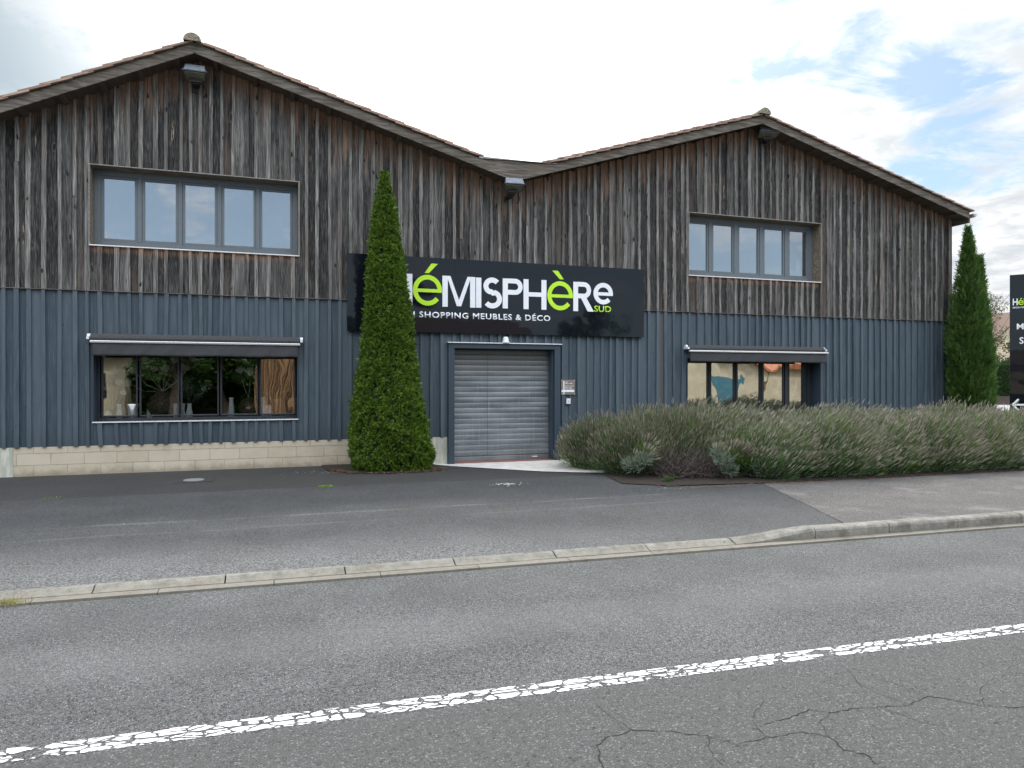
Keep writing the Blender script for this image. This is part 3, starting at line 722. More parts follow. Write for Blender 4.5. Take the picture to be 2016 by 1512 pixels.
wl = window(OPEN[0], [(-2.887, -2.393), (-2.23, -1.72), (-1.563, -1.057), (-.892, -.379), (-.221, .285)], 4.165, 5.235, .25, WFRAME, REVEAL, GLASSU)
wr = window(OPEN[1], [(9.06, 9.59), (9.77, 10.29), (10.49, 11.01), (11.21, 11.74), (11.94, 12.44)], 4.205, 5.285, .25, WFRAME, REVEAL, GLASSU)
for w_, o in ((wl, OPEN[0]), (wr, OPEN[1])):      # thin pale metal trim round the lining
    t = MB(); x0, x1, z0, z1 = o
    t.box(x0-.014, x1+.014, FY-.063, FY-.054, z1-.006, z1+.010); t.box(x0-.014, x0+.003, FY-.063, FY-.054, z0+.006, z1-.006); t.box(x1-.003, x1+.014, FY-.063, FY-.054, z0+.006, z1-.006)
    t.build('trim_strip', TRIMST, w_)
for x in (-2.86, -2.83, -2.19, -2.15, -1.52, -.86, -.19):
    cord = MB(); cord.tube([(x, FY+.235+.045, 5.22), (x+RU(-.01, .02), FY+.28, 4.18)], .0022, 4); cord.build('blind_cord', WHITEMET, wl)
bl = MB()
for o in ((9.05, 12.45),):
    pass
window(OPEN[2], [(-2.97+.07, -2.373), (-2.289+.0, -1.688), (-1.61, -1.012), (-.932, -.32), (-.243, .36)], 1.0, 2.10, .25, DKTIM, TRIM, GLASSL, steps=False)
window(OPEN[3], [(9.02, 9.626), (9.738, 10.353), (10.469, 11.089), (11.211, 11.77), (11.963, 12.44)], .70, 2.08, .28, DKTIM, TRIM, GLASSR, steps=False)

# shutter door with its portal
dr = MB()
n = 20; z0, z1 = .055, 2.275; hh = (z1-z0)/n
for i in range(n):
    a = z0+i*hh; prof = []
    for k in range(7):
        t = k/6; prof.append((FY+.20-.006*math.sin(math.pi*t)**.7, a+.007+(hh-.007)*t))
    base = len(dr.v)
    for y, z in prof: dr.v.append((3.47, y, z)); dr.v.append((5.62, y, z))
    for k in range(6): dr.face((base+2*k, base+2*k+1, base+2*k+3, base+2*k+2))
    dr.poly([(3.47, FY+.2, a+.007+hh-.007), (5.62, FY+.2, a+hh), (5.62, FY+.206, a+hh+.007), (3.47, FY+.206, a+hh+.007)])
door = dr.build('roller_shutter', SHUTTER, store)
t = MB(); t.box(3.47, 5.62, FY+.175, FY+.215, -.045, .05); t.build('bottom_rail', SHUTTER, door, bevel=.004)
t = MB(); t.box(5.22, 5.34, FY+.168, FY+.174, -.0, .022); t.build('handle', WHITEMET, door)
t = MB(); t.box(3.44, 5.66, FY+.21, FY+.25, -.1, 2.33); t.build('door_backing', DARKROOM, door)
t = MB(); t.box(4.228, 4.232, FY+.1815, FY+.184, .06, 2.2); t.build('seam_strip', BLACKP, door)
t = MB(); t.box(3.329, 3.455, FY-.09, FY+.16, -.10, 2.285); t.box(5.635, 5.762, FY-.09, FY+.16, -.10, 2.285); t.box(3.329, 5.762, FY-.09, FY+.16, 2.287, 2.39)
t.box(5.60, 5.634, FY+.0, FY+.19, -.10, 2.28); t.box(3.456, 3.476, FY+.14, FY+.19, -.10, 2.28)
t.build('door_frame', TRIM, store, bevel=.003)
t = MB(); t.box(3.31, 5.79, FY-.13, FY+.0, 2.391, 2.409); t.build('door_flashing', WHITEMET, store)
t = MB(); t.box(3.456, 5.634, FY-.05, FY+.20, -.12, -.047); t.build('threshold', REDPAINT, store)

# roof: fascias, soffit, tiles
YF = 13.6
def strip(a, c, hA, hB, y0, y1, m):     # board along a slope: a,c = (x, zbottom), heights
    m.hexa([(a[0], y0, a[1]), (c[0], y0, c[1]), (c[0], y1, c[1]), (a[0], y1, a[1]), (a[0], y0, a[1]+hA), (c[0], y0, c[1]+hB), (c[0], y1, c[1]+hB), (a[0], y1, a[1]+hA)])
sl = (7.376-5.976)/(4.232-1.331)
FB = [(-9, 7.376-sl*(9-1.331)), (-1.331, 7.376), (4.60, 5.655), (10.589, 7.509), (16.93, 5.80)]    # fascia underside at YF
for (a, c) in zip(FB, FB[1:]):
    m = MB(); strip(a, c, .178, .178, YF, YF+.035, m); m.build('fascia_board', FASCIA, store)
m = MB(); m.prism_xz([(4.60, 5.836), (5.32, 6.055), (5.32, 6.068), (3.80, 6.025), (3.80, 6.070-.06)], YF+.006, YF+.03); m.build('valley_board', FASCIA, store, recalc=True)
m = MB()
m.prism_xz([(4.597, 5.834), (5.40, 6.086), (3.74, 6.086-.055)], YF+.004, YF+.03)
m.build('valley_board', FASCIA, store, recalc=True)
m = MB(); m.box(3.85, 5.5, YF-.02, YF+.3, 6.079, 6.09, 6.040, 6.10); m.build('valley_flashing', TRIMST, store)
# soffit / deck
dk = MB()
for (a, c) in zip(FB, FB[1:]):
    strip((a[0], a[1]+.062), (c[0], c[1]+.062), .05, .05, YF+.036, 34.3, dk)
dk.build('roof_deck', SOFFIT, store)
for (a, c) in zip(FB, FB[1:]):
    L = math.hypot(c[0]-a[0], c[1]-a[1]); n = int(L/.62)
    for i in range(n):
        t0 = (i+.5)/n; x = a[0]+(c[0]-a[0])*t0; z = a[1]+(c[1]-a[1])*t0
        lk = MB(); dx_ = .035; k = (c[1]-a[1])/(c[0]-a[0])
        lk.hexa([(x-dx_, YF+.04, z-.0-dx_*k), (x+dx_, YF+.04, z+dx_*k), (x+dx_, FY-.035, z+dx_*k), (x-dx_, FY-.035, z-dx_*k), (x-dx_, YF+.04, z+.06-dx_*k), (x+dx_, YF+.04, z+.06+dx_*k), (x+dx_, FY-.035, z+.06+dx_*k), (x-dx_, FY-.035, z+.06-dx_*k)]); lk.build('lookout', SOFFIT, store)
# eave on the right end with rafters and gutter
m = MB()
m.box(16.955, 17.0, YF+.04, 34, 5.70, 5.86)
m.build('eave_board', FASCIA, store)
m = MB(); pts = [(17.0+.055*math.cos(math.pi+math.pi*k/8)+.06, 5.92+.09*math.sin(math.pi+math.pi*k/8)) for k in range(9)]
base = len(m.v)
for x, z in pts: m.v.append((x, YF-.05, z)); m.v.append((x, 34, z))
for k in range(8): m.face((base+2*k, base+2*k+2, base+2*k+3, base+2*k+1))
m.poly([(x, YF-.05, z) for x, z in pts])
m.build('gutter', FLASH, store)
# tiles in stepped courses
tm = MB(); rs = random.Random(9)
for idx, (a, c) in enumerate(zip(FB, FB[1:])):
    A, B_ = Vector((a[0], a[1]+.178)), Vector((c[0], c[1]+.178))
    if A.y > B_.y: top, bot = A, B_
    else: top, bot = B_, A
    dirv = (bot-top); L = dirv.length; dirv.normalize(); nrm = Vector((-dirv.y, dirv.x)); nrm = nrm if nrm.y > 0 else -nrm
    if idx in (1, 2): L -= .88
    n = int(L/.33)
    for i in range(n):
        s0 = .02+i*L/n; s1 = s0+L/n+.05
        for (y0, y1, lift, th, off) in ((YF-.055, YF+.12, .004, .030, 0.), (YF+.02, YF+.26, .052, .028, .12), (YF+.24, 34.4, .035, .04, .0)):
            j = rs.uniform(-.006, .006); tm.set(rs.random())
            p0 = top+dirv*(s0+off+j)+nrm*lift; p1 = top+dirv*(s1+off+j)+nrm*(lift+.024)
            q = [p0, p1]; jj = rs.uniform(-.008, .008)
            tm.hexa([(p0.x, y0+jj, p0.y), (p1.x, y0+jj, p1.y), (p1.x, y1, p1.y), (p0.x, y1, p0.y),
                     (p0.x+nrm.x*th, y0+jj, p0.y+nrm.y*th), (p1.x+nrm.x*th, y0+jj, p1.y+nrm.y*th), (p1.x+nrm.x*th, y1, p1.y+nrm.y*th), (p0.x+nrm.x*th, y1, p0.y+nrm.y*th)])
tm.build('roof_tiles', TILE, store, recalc=True)
for (x, z, r) in ((-1.36, 7.545, .145), (10.59, 7.70, .15)):
    m = MB(); prof = []
    ys_ = [YF-.10+i*.45 for i in range(46)]
    for i, y in enumerate(ys_):
        rr = r if i % 1 == 0 else r
        pts = [(x+rr*math.cos(math.pi*k/12), z+rr*.95*math.sin(math.pi*k/12)+.0) for k in range(13)]
        pts2 = [(x+rr*.88*math.cos(math.pi*k/12), z+rr*.84*math.sin(math.pi*k/12)) for k in range(13)]
        b0 = len(m.v)
        for q in pts: m.v.append((q[0], y, q[1]))
        for q in pts2: m.v.append((q[0], y+.5, q[1]))
        for k in range(12): m.face((b0+k, b0+k+1, b0+13+k+1, b0+13+k))
        m.poly([(q[0], y, q[1]) for q in pts])
    m.build('ridge_tiles', RIDGE, store, recalc=True)

# ------------------------------------------------------------------ sign with its lettering
sign = empty('store_sign', (4.54, 14.03, 2.59), 'long glossy black store sign with white and lime lettering above the shutter', 'sign')
m = MB(); X = [1.326, 3.47, 5.62, 7.755]
for a, c in zip(X, X[1:]): m.box(a+.0012, c-.0012, 14.0, 14.06, 2.59, 4.086)
m.build('panel', PANEL, sign)
m = MB()
for i in range(34):
    x = 1.36+i*(6.36/33); m.lathe([(.006, 0), (.006, .004), (.002, .005)], (x, 0, 0), 6)
m = MB()
def ribbon(m, pts, wid, y0, y1, closed=False, cut0=None, cut1=None):
    """flat stroke of constant width drawn in the x-z plane"""
    pts = [Vector(p) for p in pts]; n = len(pts); L, Rr = [], []
    for i, p in enumerate(pts):
        if closed: t = (pts[(i+1) % n]-pts[i-1]).normalized()
        else: t = (pts[min(i+1, n-1)]-pts[max(i-1, 0)]).normalized()
        nr = Vector((-t.y, t.x))
        if not closed and i == 0 and cut0 is not None: nr = Vector(cut0)
        if not closed and i == n-1 and cut1 is not None: nr = Vector(cut1)
        L.append(p+nr*wid/2); Rr.append(p-nr*wid/2)
    k = len(m.v)
    for q in L+Rr: m.v.append((q.x, y0, q.y))
    for q in L+Rr: m.v.append((q.x, y1, q.y))
    T = 2*n
    rng = range(n if closed else n-1)
    for i in rng:
        j = (i+1) % n
        m.face((k+i, k+n+i, k+n+j, k+j)); m.face((k+i, k+j, k+T+j, k+T+i)); m.face((k+n+j, k+n+i, k+T+n+i, k+T+n+j))
    if not closed:
        m.face((k, k+T, k+T+n, k+n)); m.face((k+n-1, k+n+n-1, k+T+n+n-1, k+T+n-1))
def arc(cx, cz, rx, rz, a0, a1, n=28): return [(cx+rx*math.cos(R(a0+(a1-a0)*i/n)), cz+rz*math.sin(R(a0+(a1-a0)*i/n))) for i in range(n+1)]
def L_H(m, x0, x1, z0, z1, w, y): 
    m.prism_xz([(x0, z0), (x0+w, z0), (x0+w, z1), (x0, z1)], y, y+.005); m.prism_xz([(x1-w, z0), (x1, z0), (x1, z1), (x1-w, z1)], y, y+.005)
    zm = (z0+z1)/2; h = w*.8; m.prism_xz([(x0+w, zm-h/2), (x1-w, zm-h/2), (x1-w, zm+h/2), (x0+w, zm+h/2)], y+.0005, y+.005)
def L_I(m, x0, w, z0, z1, y): m.prism_xz([(x0, z0), (x0+w, z0), (x0+w, z1), (x0, z1)], y, y+.005)
def L_M(m, x0, x1, z0, z1, w, y):
    xm = (x0+x1)/2; k = w*.95
    m.prism_xz([(x0, z0), (x0+w, z0), (x0+w, z1), (x0, z1)], y, y+.005); m.prism_xz([(x1-w, z0), (x1, z0), (x1, z1), (x1-w, z1)], y, y+.005)
    m.prism_xz([(xm-.045, z0+.02), (xm+.045, z0+.02), (x0+w+.055, z1), (x0+w-.02, z1)], y+.0005, y+.005)
    m.prism_xz([(xm-.045, z0+.02), (xm+.045, z0+.02), (x1-w+.02, z1), (x1-w-.055, z1)], y+.0010, y+.005)
def L_S(m, x0, x1, z0, z1, w, y):
    cx = (x0+x1)/2; h = (z1-z0); r2 = h*.27-w*.02; r1 = h*.27-.02; rx = (x1-x0)/2-w/2
    top = arc(cx, z1-w/2-h*.20, rx*.86, h*.20, 38, 250, 22); bot = arc(cx, z0+w/2+h*.225, rx, h*.225, 75, -142, 24)
    mid = []
    pts = top[:-1]+[(cx-rx*.12, z0+h*.535), (cx+rx*.12, z0+h*.49)]+bot[1:]
    ribbon(m, pts, w, y, y+.005)
def L_P(m, x0, x1, z0, z1, w, y, bowl=.53):
    h = z1-z0; m.prism_xz([(x0, z0), (x0+w, z0), (x0+w, z1), (x0, z1)], y, y+.005)
    rz = h*bowl/2-w*.42; zc = z1-w*.42-rz; rx = rz*.95; xc = x1-rx-w/2
    ribbon(m, [(x0+w, zc+rz), (xc, zc+rz)]+arc(xc, zc, rx, rz, 88, -88, 22)+[(xc, zc-rz), (x0+w, zc-rz)], w*.88, y+.0005, y+.005)
def L_R(m, x0, x1, z0, z1, w, y):
    L_P(m, x0, x1-.045, z0, z1, w, y, .55)
    h = z1-z0; m.prism_xz([(x1-w*1.15, z0), (x1+.015, z0), (x0+w*2.55, z0+h*.52), (x0+w*1.45, z0+h*.50)], y+.0010, y+.005)
def L_e(m, x0, x1, z0, z1, w, y, a1=322):
    cx, cz = (x0+x1)/2, (z0+z1)/2; rx, rz = (x1-x0)/2-w/2, (z1-z0)/2-w/2
    ribbon(m, arc(cx, cz, rx, rz, -8, a1, 40), w, y, y+.005)
    m.prism_xz([(x0+w*.7, cz-w*.44), (x1-w*.08, cz-w*.44), (x1-w*.02, cz+w*.30), (x0+w*.7, cz+w*.30)], y+.0005, y+.005)
YL = 13.9945; CZ0, CZ1 = 3.122, 3.742
m = MB(); L_H(m, 2.08, 2.592, CZ0, CZ1, .112, YL); m.build('letter', LETW, sign)
m = MB(); L_e(m, 2.603, 3.192, 3.124, 3.738, .092, YL); m.prism_xz([(2.84, 3.775), (2.925, 3.775), (3.109, 3.968), (2.975, 3.968)], YL, YL+.005); m.build('letter', LETG, sign)
m = MB(); L_M(m, 3.20, 3.886, CZ0-.008, CZ1-.004, .11, YL); m.build('letter', LETW, sign)
m = MB(); L_I(m, 3.90, .112, CZ0-.004, CZ1-.01, YL); m.build('letter', LETW, sign)
m = MB(); L_S(m, 4.036, 4.456, CZ0-.01, CZ1+.006, .105, YL); m.build('letter', LETW, sign)
m = MB(); L_P(m, 4.472, 4.915, CZ0, CZ1, .112, YL); m.build('letter', LETW, sign)
m = MB(); L_H(m, 4.928, 5.440, CZ0, CZ1+.005, .112, YL); m.build('letter', LETW, sign)
m = MB(); L_e(m, 5.46, 6.046, 3.122, 3.738, .092, YL); m.prism_xz([(5.572, 3.956), (5.745, 3.781), (5.834, 3.781), (5.705, 3.956)], YL, YL+.005); m.build('letter', LETG, sign, recalc=True)
m = MB(); L_R(m, 6.055, 6.521, CZ0-.006, CZ1, .112, YL); m.build('letter', LETW, sign)
m = MB(); L_e(m, 6.528, 6.993, 3.281, 3.748, .098, YL, 318); m.build('letter', LETW, sign)
def text(body, x, z, h, y, mat, parent, name='lettering', off=.0, spacing=1.0, width=None, rot=None, loc=None, ext=.002):
    cu = bpy.data.curves.new(name, 'FONT'); cu.body = body; cu.size = 1; cu.extrude = 0.0; cu.space_character = spacing; cu.offset = off; cu.resolution_u = 3
    to = bpy.data.objects.new(name, cu); COL.objects.link(to)
    dg = bpy.context.evaluated_depsgraph_get(); me = bpy.data.meshes.new_from_object(to.evaluated_get(dg)); bpy.data.objects.remove(to)
    xs_ = [v.co.x for v in me.vertices]; ys_ = [v.co.y for v in me.vertices]
    capH = .73
    sc = h/capH; sx = sc if width is None else width/(max(xs_)-min(xs_)); x_0 = min(xs_)
    M4 = Matrix(((sx, 0, 0, x-x_0*sx), (0, 0, -1, y), (0, sc, 0, z), (0, 0, 0, 1)))
    if loc is not None: M4 = Matrix.Translation(loc) @ Matrix.Rotation(rot, 4, 'Z') @ Matrix(((sx, 0, 0, x-x_0*sx), (0, 0, -1, 0), (0, sc, 0, z), (0, 0, 0, 1)))
    me.transform(M4); me.materials.clear(); me.materials.append(mat)
    o = bpy.data.objects.new(name, me); COL.objects.link(o); o.parent = parent
    o.matrix_parent_inverse = Matrix.Translation(-Vector(parent.location)) if rot is None else parent.matrix_world.inverted()
    sm = o.modifiers.new('thickness', 'SOLIDIFY'); sm.thickness = ext; sm.offset = 0
    return o
text('SUD', 6.545, 3.118, .135, YL+.003, LETG, sign, off=.012, width=.405)
text('MON SHOPPING MEUBLES & DÉCO', 2.17, 2.886, .122, YL+.003, LETW, sign, off=.018, width=3.358, spacing=1.12)

# ------------------------------------------------------------------ awnings
def awning(x0, x1, zt, yb, label, ov0, ov1):
    a = empty('awning', ((x0+x1)/2, FY, zt-.1), label, 'awning', 'retracted awnings over the display windows')
    m = MB(); n = 12
    base = len(m.v); pr = []
    for k in range(n+1):
        an = R(205-235*k/n*1.0); pr.append((FY-.115+.07*math.cos(an)*1.1, zt-.075+.075*math.sin(an)))
    pr = [(FY-.035, zt-.15), (FY-.035, zt-.02), (FY-.075, zt-.002), (FY-.13, zt-.006), (FY-.18, zt-.035), (FY-.20, zt-.08), (FY-.19, zt-.12), (FY-.1, zt-.16)]
    L = x1-x0
    for x in (x0+.06, x1-.04): 
        for y, z in pr: m.v.append((x, y, z))
    q = len(pr)
    for k in range(q): m.face((k, (k+1) % q, q+(k+1) % q, q+k))
    m.face(range(q)); m.face(reversed(range(q, 2*q)))
    m.build('awning_roll', FABRIC, a, recalc=True)
    for x in (x0, x1-.035):
        m = MB(); m.tube([(x, FY-.10, zt-.05), (x+.05, FY-.10, zt-.05)], [.045, .045], 12); m.box(x+.004, x+.046, FY-.21, FY-.028, zt-.105, zt-.06); m.build('bracket', WHITEMET, a)
    m = MB(); m.box(ov0, ov1, yb-.03, yb+.02, zt-.172, zt-.13); m.build('front_bar', CHROME, a, bevel=.008)
    m = MB(); nx = 90; rs = random.Random(int(x0*10)+50); nz = 6
    for j in range(nz+1):
        for i in range(nx+1):
            x = ov0+.04+(ov1-ov0-.08)*i/nx; t = j/nz
            wv = .006*math.sin(x*9+math.sin(x*3.1)*2+t*2)+.003*math.sin(x*31+t*5)
            m.v.append((x, yb-.005+wv*(.3+t)+.006*t, zt-.165-.225*t+(.004*math.sin(x*5) if j == nz else 0)))
    for j in range(nz):
        for i in range(nx): k = j*(nx+1)+i; m.face((k, k+nx+1, k+nx+2, k+1))
    v_ = m.build('valance', FABRIC, a, smooth=True); sm = v_.modifiers.new('thickness', 'SOLIDIFY'); sm.thickness = .003
    return a
awning(-3.07, .49, 2.445, FY-.25, 'charcoal awning rolled up over the left window full of vases', -3.00, .455)
awning(8.80, 12.66, 2.445, FY-.25, 'charcoal awning rolled up over the window behind the lavender', 8.80, 12.66)

# ------------------------------------------------------------------ floodlights, small fixtures
def floodlight(x, z, turn, label, wd=.42, fwd=0.):
    a = empty('floodlight', (0, 0, 0), label, 'floodlight', 'floodlights under the roof edge')
    m = MB(); h = .12
    m.hexa([(-wd/2, -.17, -.02), (wd/2, -.17, -.02), (wd/2-.03, .10, -.09), (-wd/2+.03, .10, -.09), (-wd/2, -.175, .0), (wd/2, -.175, .0), (wd/2-.03, .10, -.02), (-wd/2+.03, .10, -.02)]); m.hexa([(-wd/2+.02, -.165, .001), (wd/2-.02, -.165, .001), (wd/2-.03, .06, .001), (-wd/2+.03, .06, .001), (-wd/2+.04, -.085, .115), (wd/2-.04, -.085, .115), (wd/2-.05, .04, .13), (-wd/2+.05, .04, .13)])
    m.build('housing', LAMPMET, a, bevel=.008)
    m = MB()
    for i in range(11): x_ = -wd/2+.06+i*(wd-.12)/10; m.hexa([(x_-.008, -.172, .004), (x_+.008, -.172, .004), (x_+.008, -.150, .004), (x_-.008, -.150, .004), (x_-.008, -.096, .125), (x_+.008, -.096, .125), (x_+.008, -.07, .125), (x_-.008, -.07, .125)])
    m.hexa([(-wd/2+.04, -.163, .004), (wd/2-.04, -.163, .004), (wd/2-.04, -.15, .004), (-wd/2+.04, -.15, .004), (-wd/2+.05, -.087, .122), (wd/2-.05, -.087, .122), (wd/2-.05, -.07, .122), (-wd/2+.05, -.07, .122)])
    m.build('cooling_fins', LAMPTOP, a)
    m = MB(); m.hexa([(-wd/2+.035, -.150, -.036), (wd/2-.035, -.150, -.036), (wd/2-.065, .075, -.088), (-wd/2+.065, .075, -.088), (-wd/2+.035, -.148, -.028), (wd/2-.035, -.148, -.028), (wd/2-.065, .076, -.080), (-wd/2+.065, .076, -.080)]); m.build('glass_cover', LAMPGLS, a)
    m = MB(); m.box(-.10, .10, .0, .05, -.14, -.09); m.box(-.05, .05, .04, .24+fwd, -.165, -.125); m.box(-.09, .09, .24+fwd, .262+fwd, -.24, -.12); m.tube([(.1, .05, -.17), (.16, .12, -.2), (.17, .2, -.26), (.12, .25, -.30)], .009, 6); m.build('bracket', BLACKP, a)
    a.location = (x, FY-.265-fwd, z); a.rotation_euler = (0, 0, turn)
    return a
floodlight(-1.34, 7.10, R(0), 'floodlight under the left gable peak')
floodlight(4.58, 5.575, R(-6), 'floodlight under the valley between the two gables', .44, .20)
floodlight(10.90, 7.40, R(-16), 'floodlight under the right gable peak', .52)
a = empty('alarm_lamp', (4.54, 14.0, 2.41), 'small white bell shaped lamp on the flashing over the shutter', 'lamp')
m = MB(); m.lathe([(.075, 0), (.078, .02), (.066, .03), (.062, .075), (.05, .11), (.03, .125), (.0, .127)], (4.54, 14.0, 2.411), 20); m.build('shade', WHITEMET, a, smooth=True)
m = MB(); m.lathe([(.085, 0), (.085, .012), (.07, .014)], (4.54, 14.0, 2.41), 20); m.build('base', WHITEMET, a)
a = empty('opening_hours_plaque', (5.96, 14.06, 1.34), 'square taupe opening hours plaque right of the shutter', 'plaque')
m = MB(); m.box(5.80, 6.115, 14.045, 14.075, 1.33, 1.645); m.build('plate', PLAQUE, a)
m = MB(); m.box(5.846, 5.868, 14.040, 14.0445, 1.335, 1.62); m.build('printed_band', LETW, a)
m = MB(); m.box(5.803, 6.095, 14.0385, 14.0398, 1.385, 1.43); m.build('printed_band', LETW, a)
for x in (5.812, 6.103):
    for z in (1.342, 1.633): m = MB(); m.box(x-.007, x+.007, 14.036, 14.0445, z-.007, z+.007); m.build('standoff', WHITEMET, a)
for i, (s, z, wd) in enumerate((('Lundi', 1.590, .065), ('14h00 à 19h00', 1.555, .17), ('Mardi au Samedi', 1.507, .195), ('10h00 à 12h00', 1.473, .155), ('14h00 à 19h00', 1.440, .17))):
    text(s, 5.882, z, .021, 14.043, LETW, a, off=.01, width=wd)
a = empty('key_switch', (5.965, 14.06, 1.13), 'small white key switch box below the plaque', 'switch')
m = MB(); m.box(5.915, 6.01, 14.03, 14.07, 1.13, 1.245); m.build('box', WHITEMET, a, bevel=.006)
m = MB(); m.box(5.958, 5.966, 14.026, 14.0295, 1.17, 1.20); m.build('keyhole', BLACKP, a)

# ------------------------------------------------------------------ display inside the lower left window
ZSH = .93
def vase(x, y, prof, label, name='vase', cat='vase', mat=CERAMIC, twist=0):
    m = MB(); m.lathe(prof, (x, y, ZSH), 20)
    o = m.build(name, mat, None, smooth=True); return tag(o, label, cat, 'white vases behind the left display window' if mat == CERAMIC else None)
def bottle(h, r, nk): return [(r*.8, 0), (r, .02), (r*.95, h*.25), (r*.72, h*.6), (nk, h*.86), (nk*1.15, h*.97), (nk*1.25, h), (nk*.9, h), (nk*.8, h*.9)]
YV = FY+.34
vase(-2.86, YV+.03, [(.045, 0), (.085, .03), (.095, .07), (.07, .12), (.035, .14), (.025, .15)], 'squat white shell shaped vase at the left end of the display window')
vase(-2.66, YV, bottle(.27, .062, .038), 'white bottle vase standing alone in the first pane of the display window')
vase(-2.44, YV, [(.06, 0), (.075, .05), (.08, .15), (.095, .24), (.105, .27), (.09, .27), (.07, .2)], 'wide flared white jug cut by the first window post')
vase(-2.20, YV+.15, bottle(.25, .05, .03), 'white vase half hidden behind the first window post')
def square_vase(x, y, w_, h, label, tw):
    m = MB(); n = 9
    base = 0
    for i in range(n+1):
        z = ZSH+h*i/n; an = tw*i; k = 1+.06*(i % 2)
        for sx, sy in ((-1, -1), (1, -1), (1, 1), (-1, 1)):
            X_ = sx*w_*k/2; Y_ = sy*w_*k/2; m.v.append((x+X_*math.cos(an)-Y_*math.sin(an), y+X_*math.sin(an)+Y_*math.cos(an), z))
    for i in range(n):
        for k in range(4): a = 4*i+k; c = 4*i+(k+1) % 4; m.face((a, c, c+4, a+4))
    m.face((3, 2, 1, 0)); m.face((4*n, 4*n+1, 4*n+2, 4*n+3))
    return tag(m.build('vase', CERAMIC), label, 'vase', 'white vases behind the left display window')
square_vase(-1.735, YV, .065, .27, 'slim ridged white vase left of the second window post', .06)
vase(-1.615, YV+.03, bottle(.27, .045, .035), 'plain white vase just right of the second window post')
vase(-1.50, YV, bottle(.27, .066, .036), 'white bottle vase holding feathery green branches')
vase(-.775, YV, [(.055, 0), (.062, .03), (.058, .12), (.045, .26), (.036, .33), (.042, .36), (.045, .375), (.03, .375)], 'tall tapering white vase in the fourth pane')
square_vase(-.205, YV-.02, .062, .385, 'tall zigzag white vase at the left edge of the last pane', .12)
vase(-.115, YV+.08, [(.05, 0), (.085, .04), (.09, .09), (.06, .125), (.075, .16), (.07, .2), (.035, .225), (.03, .23), (.02, .23)], 'round gourd shaped white vase beside the zigzag vase')

def palm_fan(m, c, dirv, size, n=11, spread=100):
    c = Vector(c); dirv = Vector(dirv).normalized(); side = dirv.cross(Vector((0, 1, 0))).normalized()
    for i in range(n):
        an = R(-spread/2+spread*i/(n-1)); dd = dirv*math.cos(an)+side*math.sin(an)+Vector((0, random.uniform(-.25, .25), 0)); L = size*random.uniform(.75, 1)*(1-.25*abs(an))
        pr = dd.cross(Vector((0, 1, 0))).normalized()*size*.06
        t = c+dd*L; mid = c+dd*L*.55
        m.poly([c+dd*.01, mid-pr, t, mid+pr])
def palms(x, y, z, stems, label, pot=None, mat=PALM):
    a = empty('dried_palm_bunch', (x, y, ZSH), label, 'dried plant')
    for (dx_, dz_, s) in stems:
        m = MB(); p0 = Vector((x, y, z)); p2 = Vector((x+dx_, y+RU(-.06, .06), z+dz_)); pm = (p0+p2)/2+Vector((dx_*.12, 0, -abs(dx_)*.1))
        m.tube([p0, pm, p2], [.005, .004, .003], 5); m.build('stem', mat, a)
        m = MB(); palm_fan(m, p2, (p2-pm), s*1.05, 11, 84); m.build('leaf', mat, a)
    if pot: m = MB(); m.lathe(pot, (x, y, ZSH), 24); m.build('pot', DARKPOT, a, smooth=True)
    return a
random.seed(21)
palms(-1.98, YV+.2, 1.42, [(-.42, .33, .20), (-.28, .52, .2), (-.12, .35, .17), (.03, .34, .2), (.18, .52, .2), (.34, .38, .2), (.48, .55, .2), (-.5, .12, .18)], 'large bunch of bleached fan palm leaves in a round brown pot', [(.1, 0), (.22, .08), (.27, .2), (.22, .36), (.12, .46), (.1, .5), (.09, .5)])
palms(-2.80, YV+.12, 1.10, [(-.08, .33, .17), (.10, .42, .18), (.02, .62, .2), (.16, .25, .14)], 'slim bleached palm stems in the first pane')
palms(-.47, YV+.1, 1.30, [(-.14, .45, .2), (.03, .40, .22)], 'two white palm leaves above a dark globe vase', [(.06, 0), (.16, .08), (.19, .18), (.15, .3), (.07, .36), (.05, .38), (.04, .38)])
a = empty('feathery_branches', (-1.5, YV, ZSH+.26), 'feathery grey green branches fanning out of a white bottle vase', 'plant')
st = MB(); lf = MB()
for i in range(11):
    an = R(RU(35, 145)); L = RU(.35, .62); p0 = Vector((-1.5, YV, ZSH+.26)); p1 = p0+Vector((math.cos(an)*L, RU(-.12, .12), math.sin(an)*L)); st.tube([p0, (p0+p1)/2+Vector((0, 0, .02)), p1], .003, 4)
    for k in range(60):
        t = RU(.4, 1.05); c = p0+(p1-p0)*t+Vector((RU(-.06, .06), RU(-.06, .06), RU(-.06, .06))); dd = Vector((RU(-1, 1), RU(-1, 1), RU(-.2, 1))).normalized()*.04; q = dd.cross(Vector((0, 1, .2))).normalized()*.003
        lf.set(U()); lf.poly([c-q, c+dd-q*.3, c+dd+q*.3, c+q])
st.build('stem', TWIG, a); lf.build('leaf', LAVSILV, a)
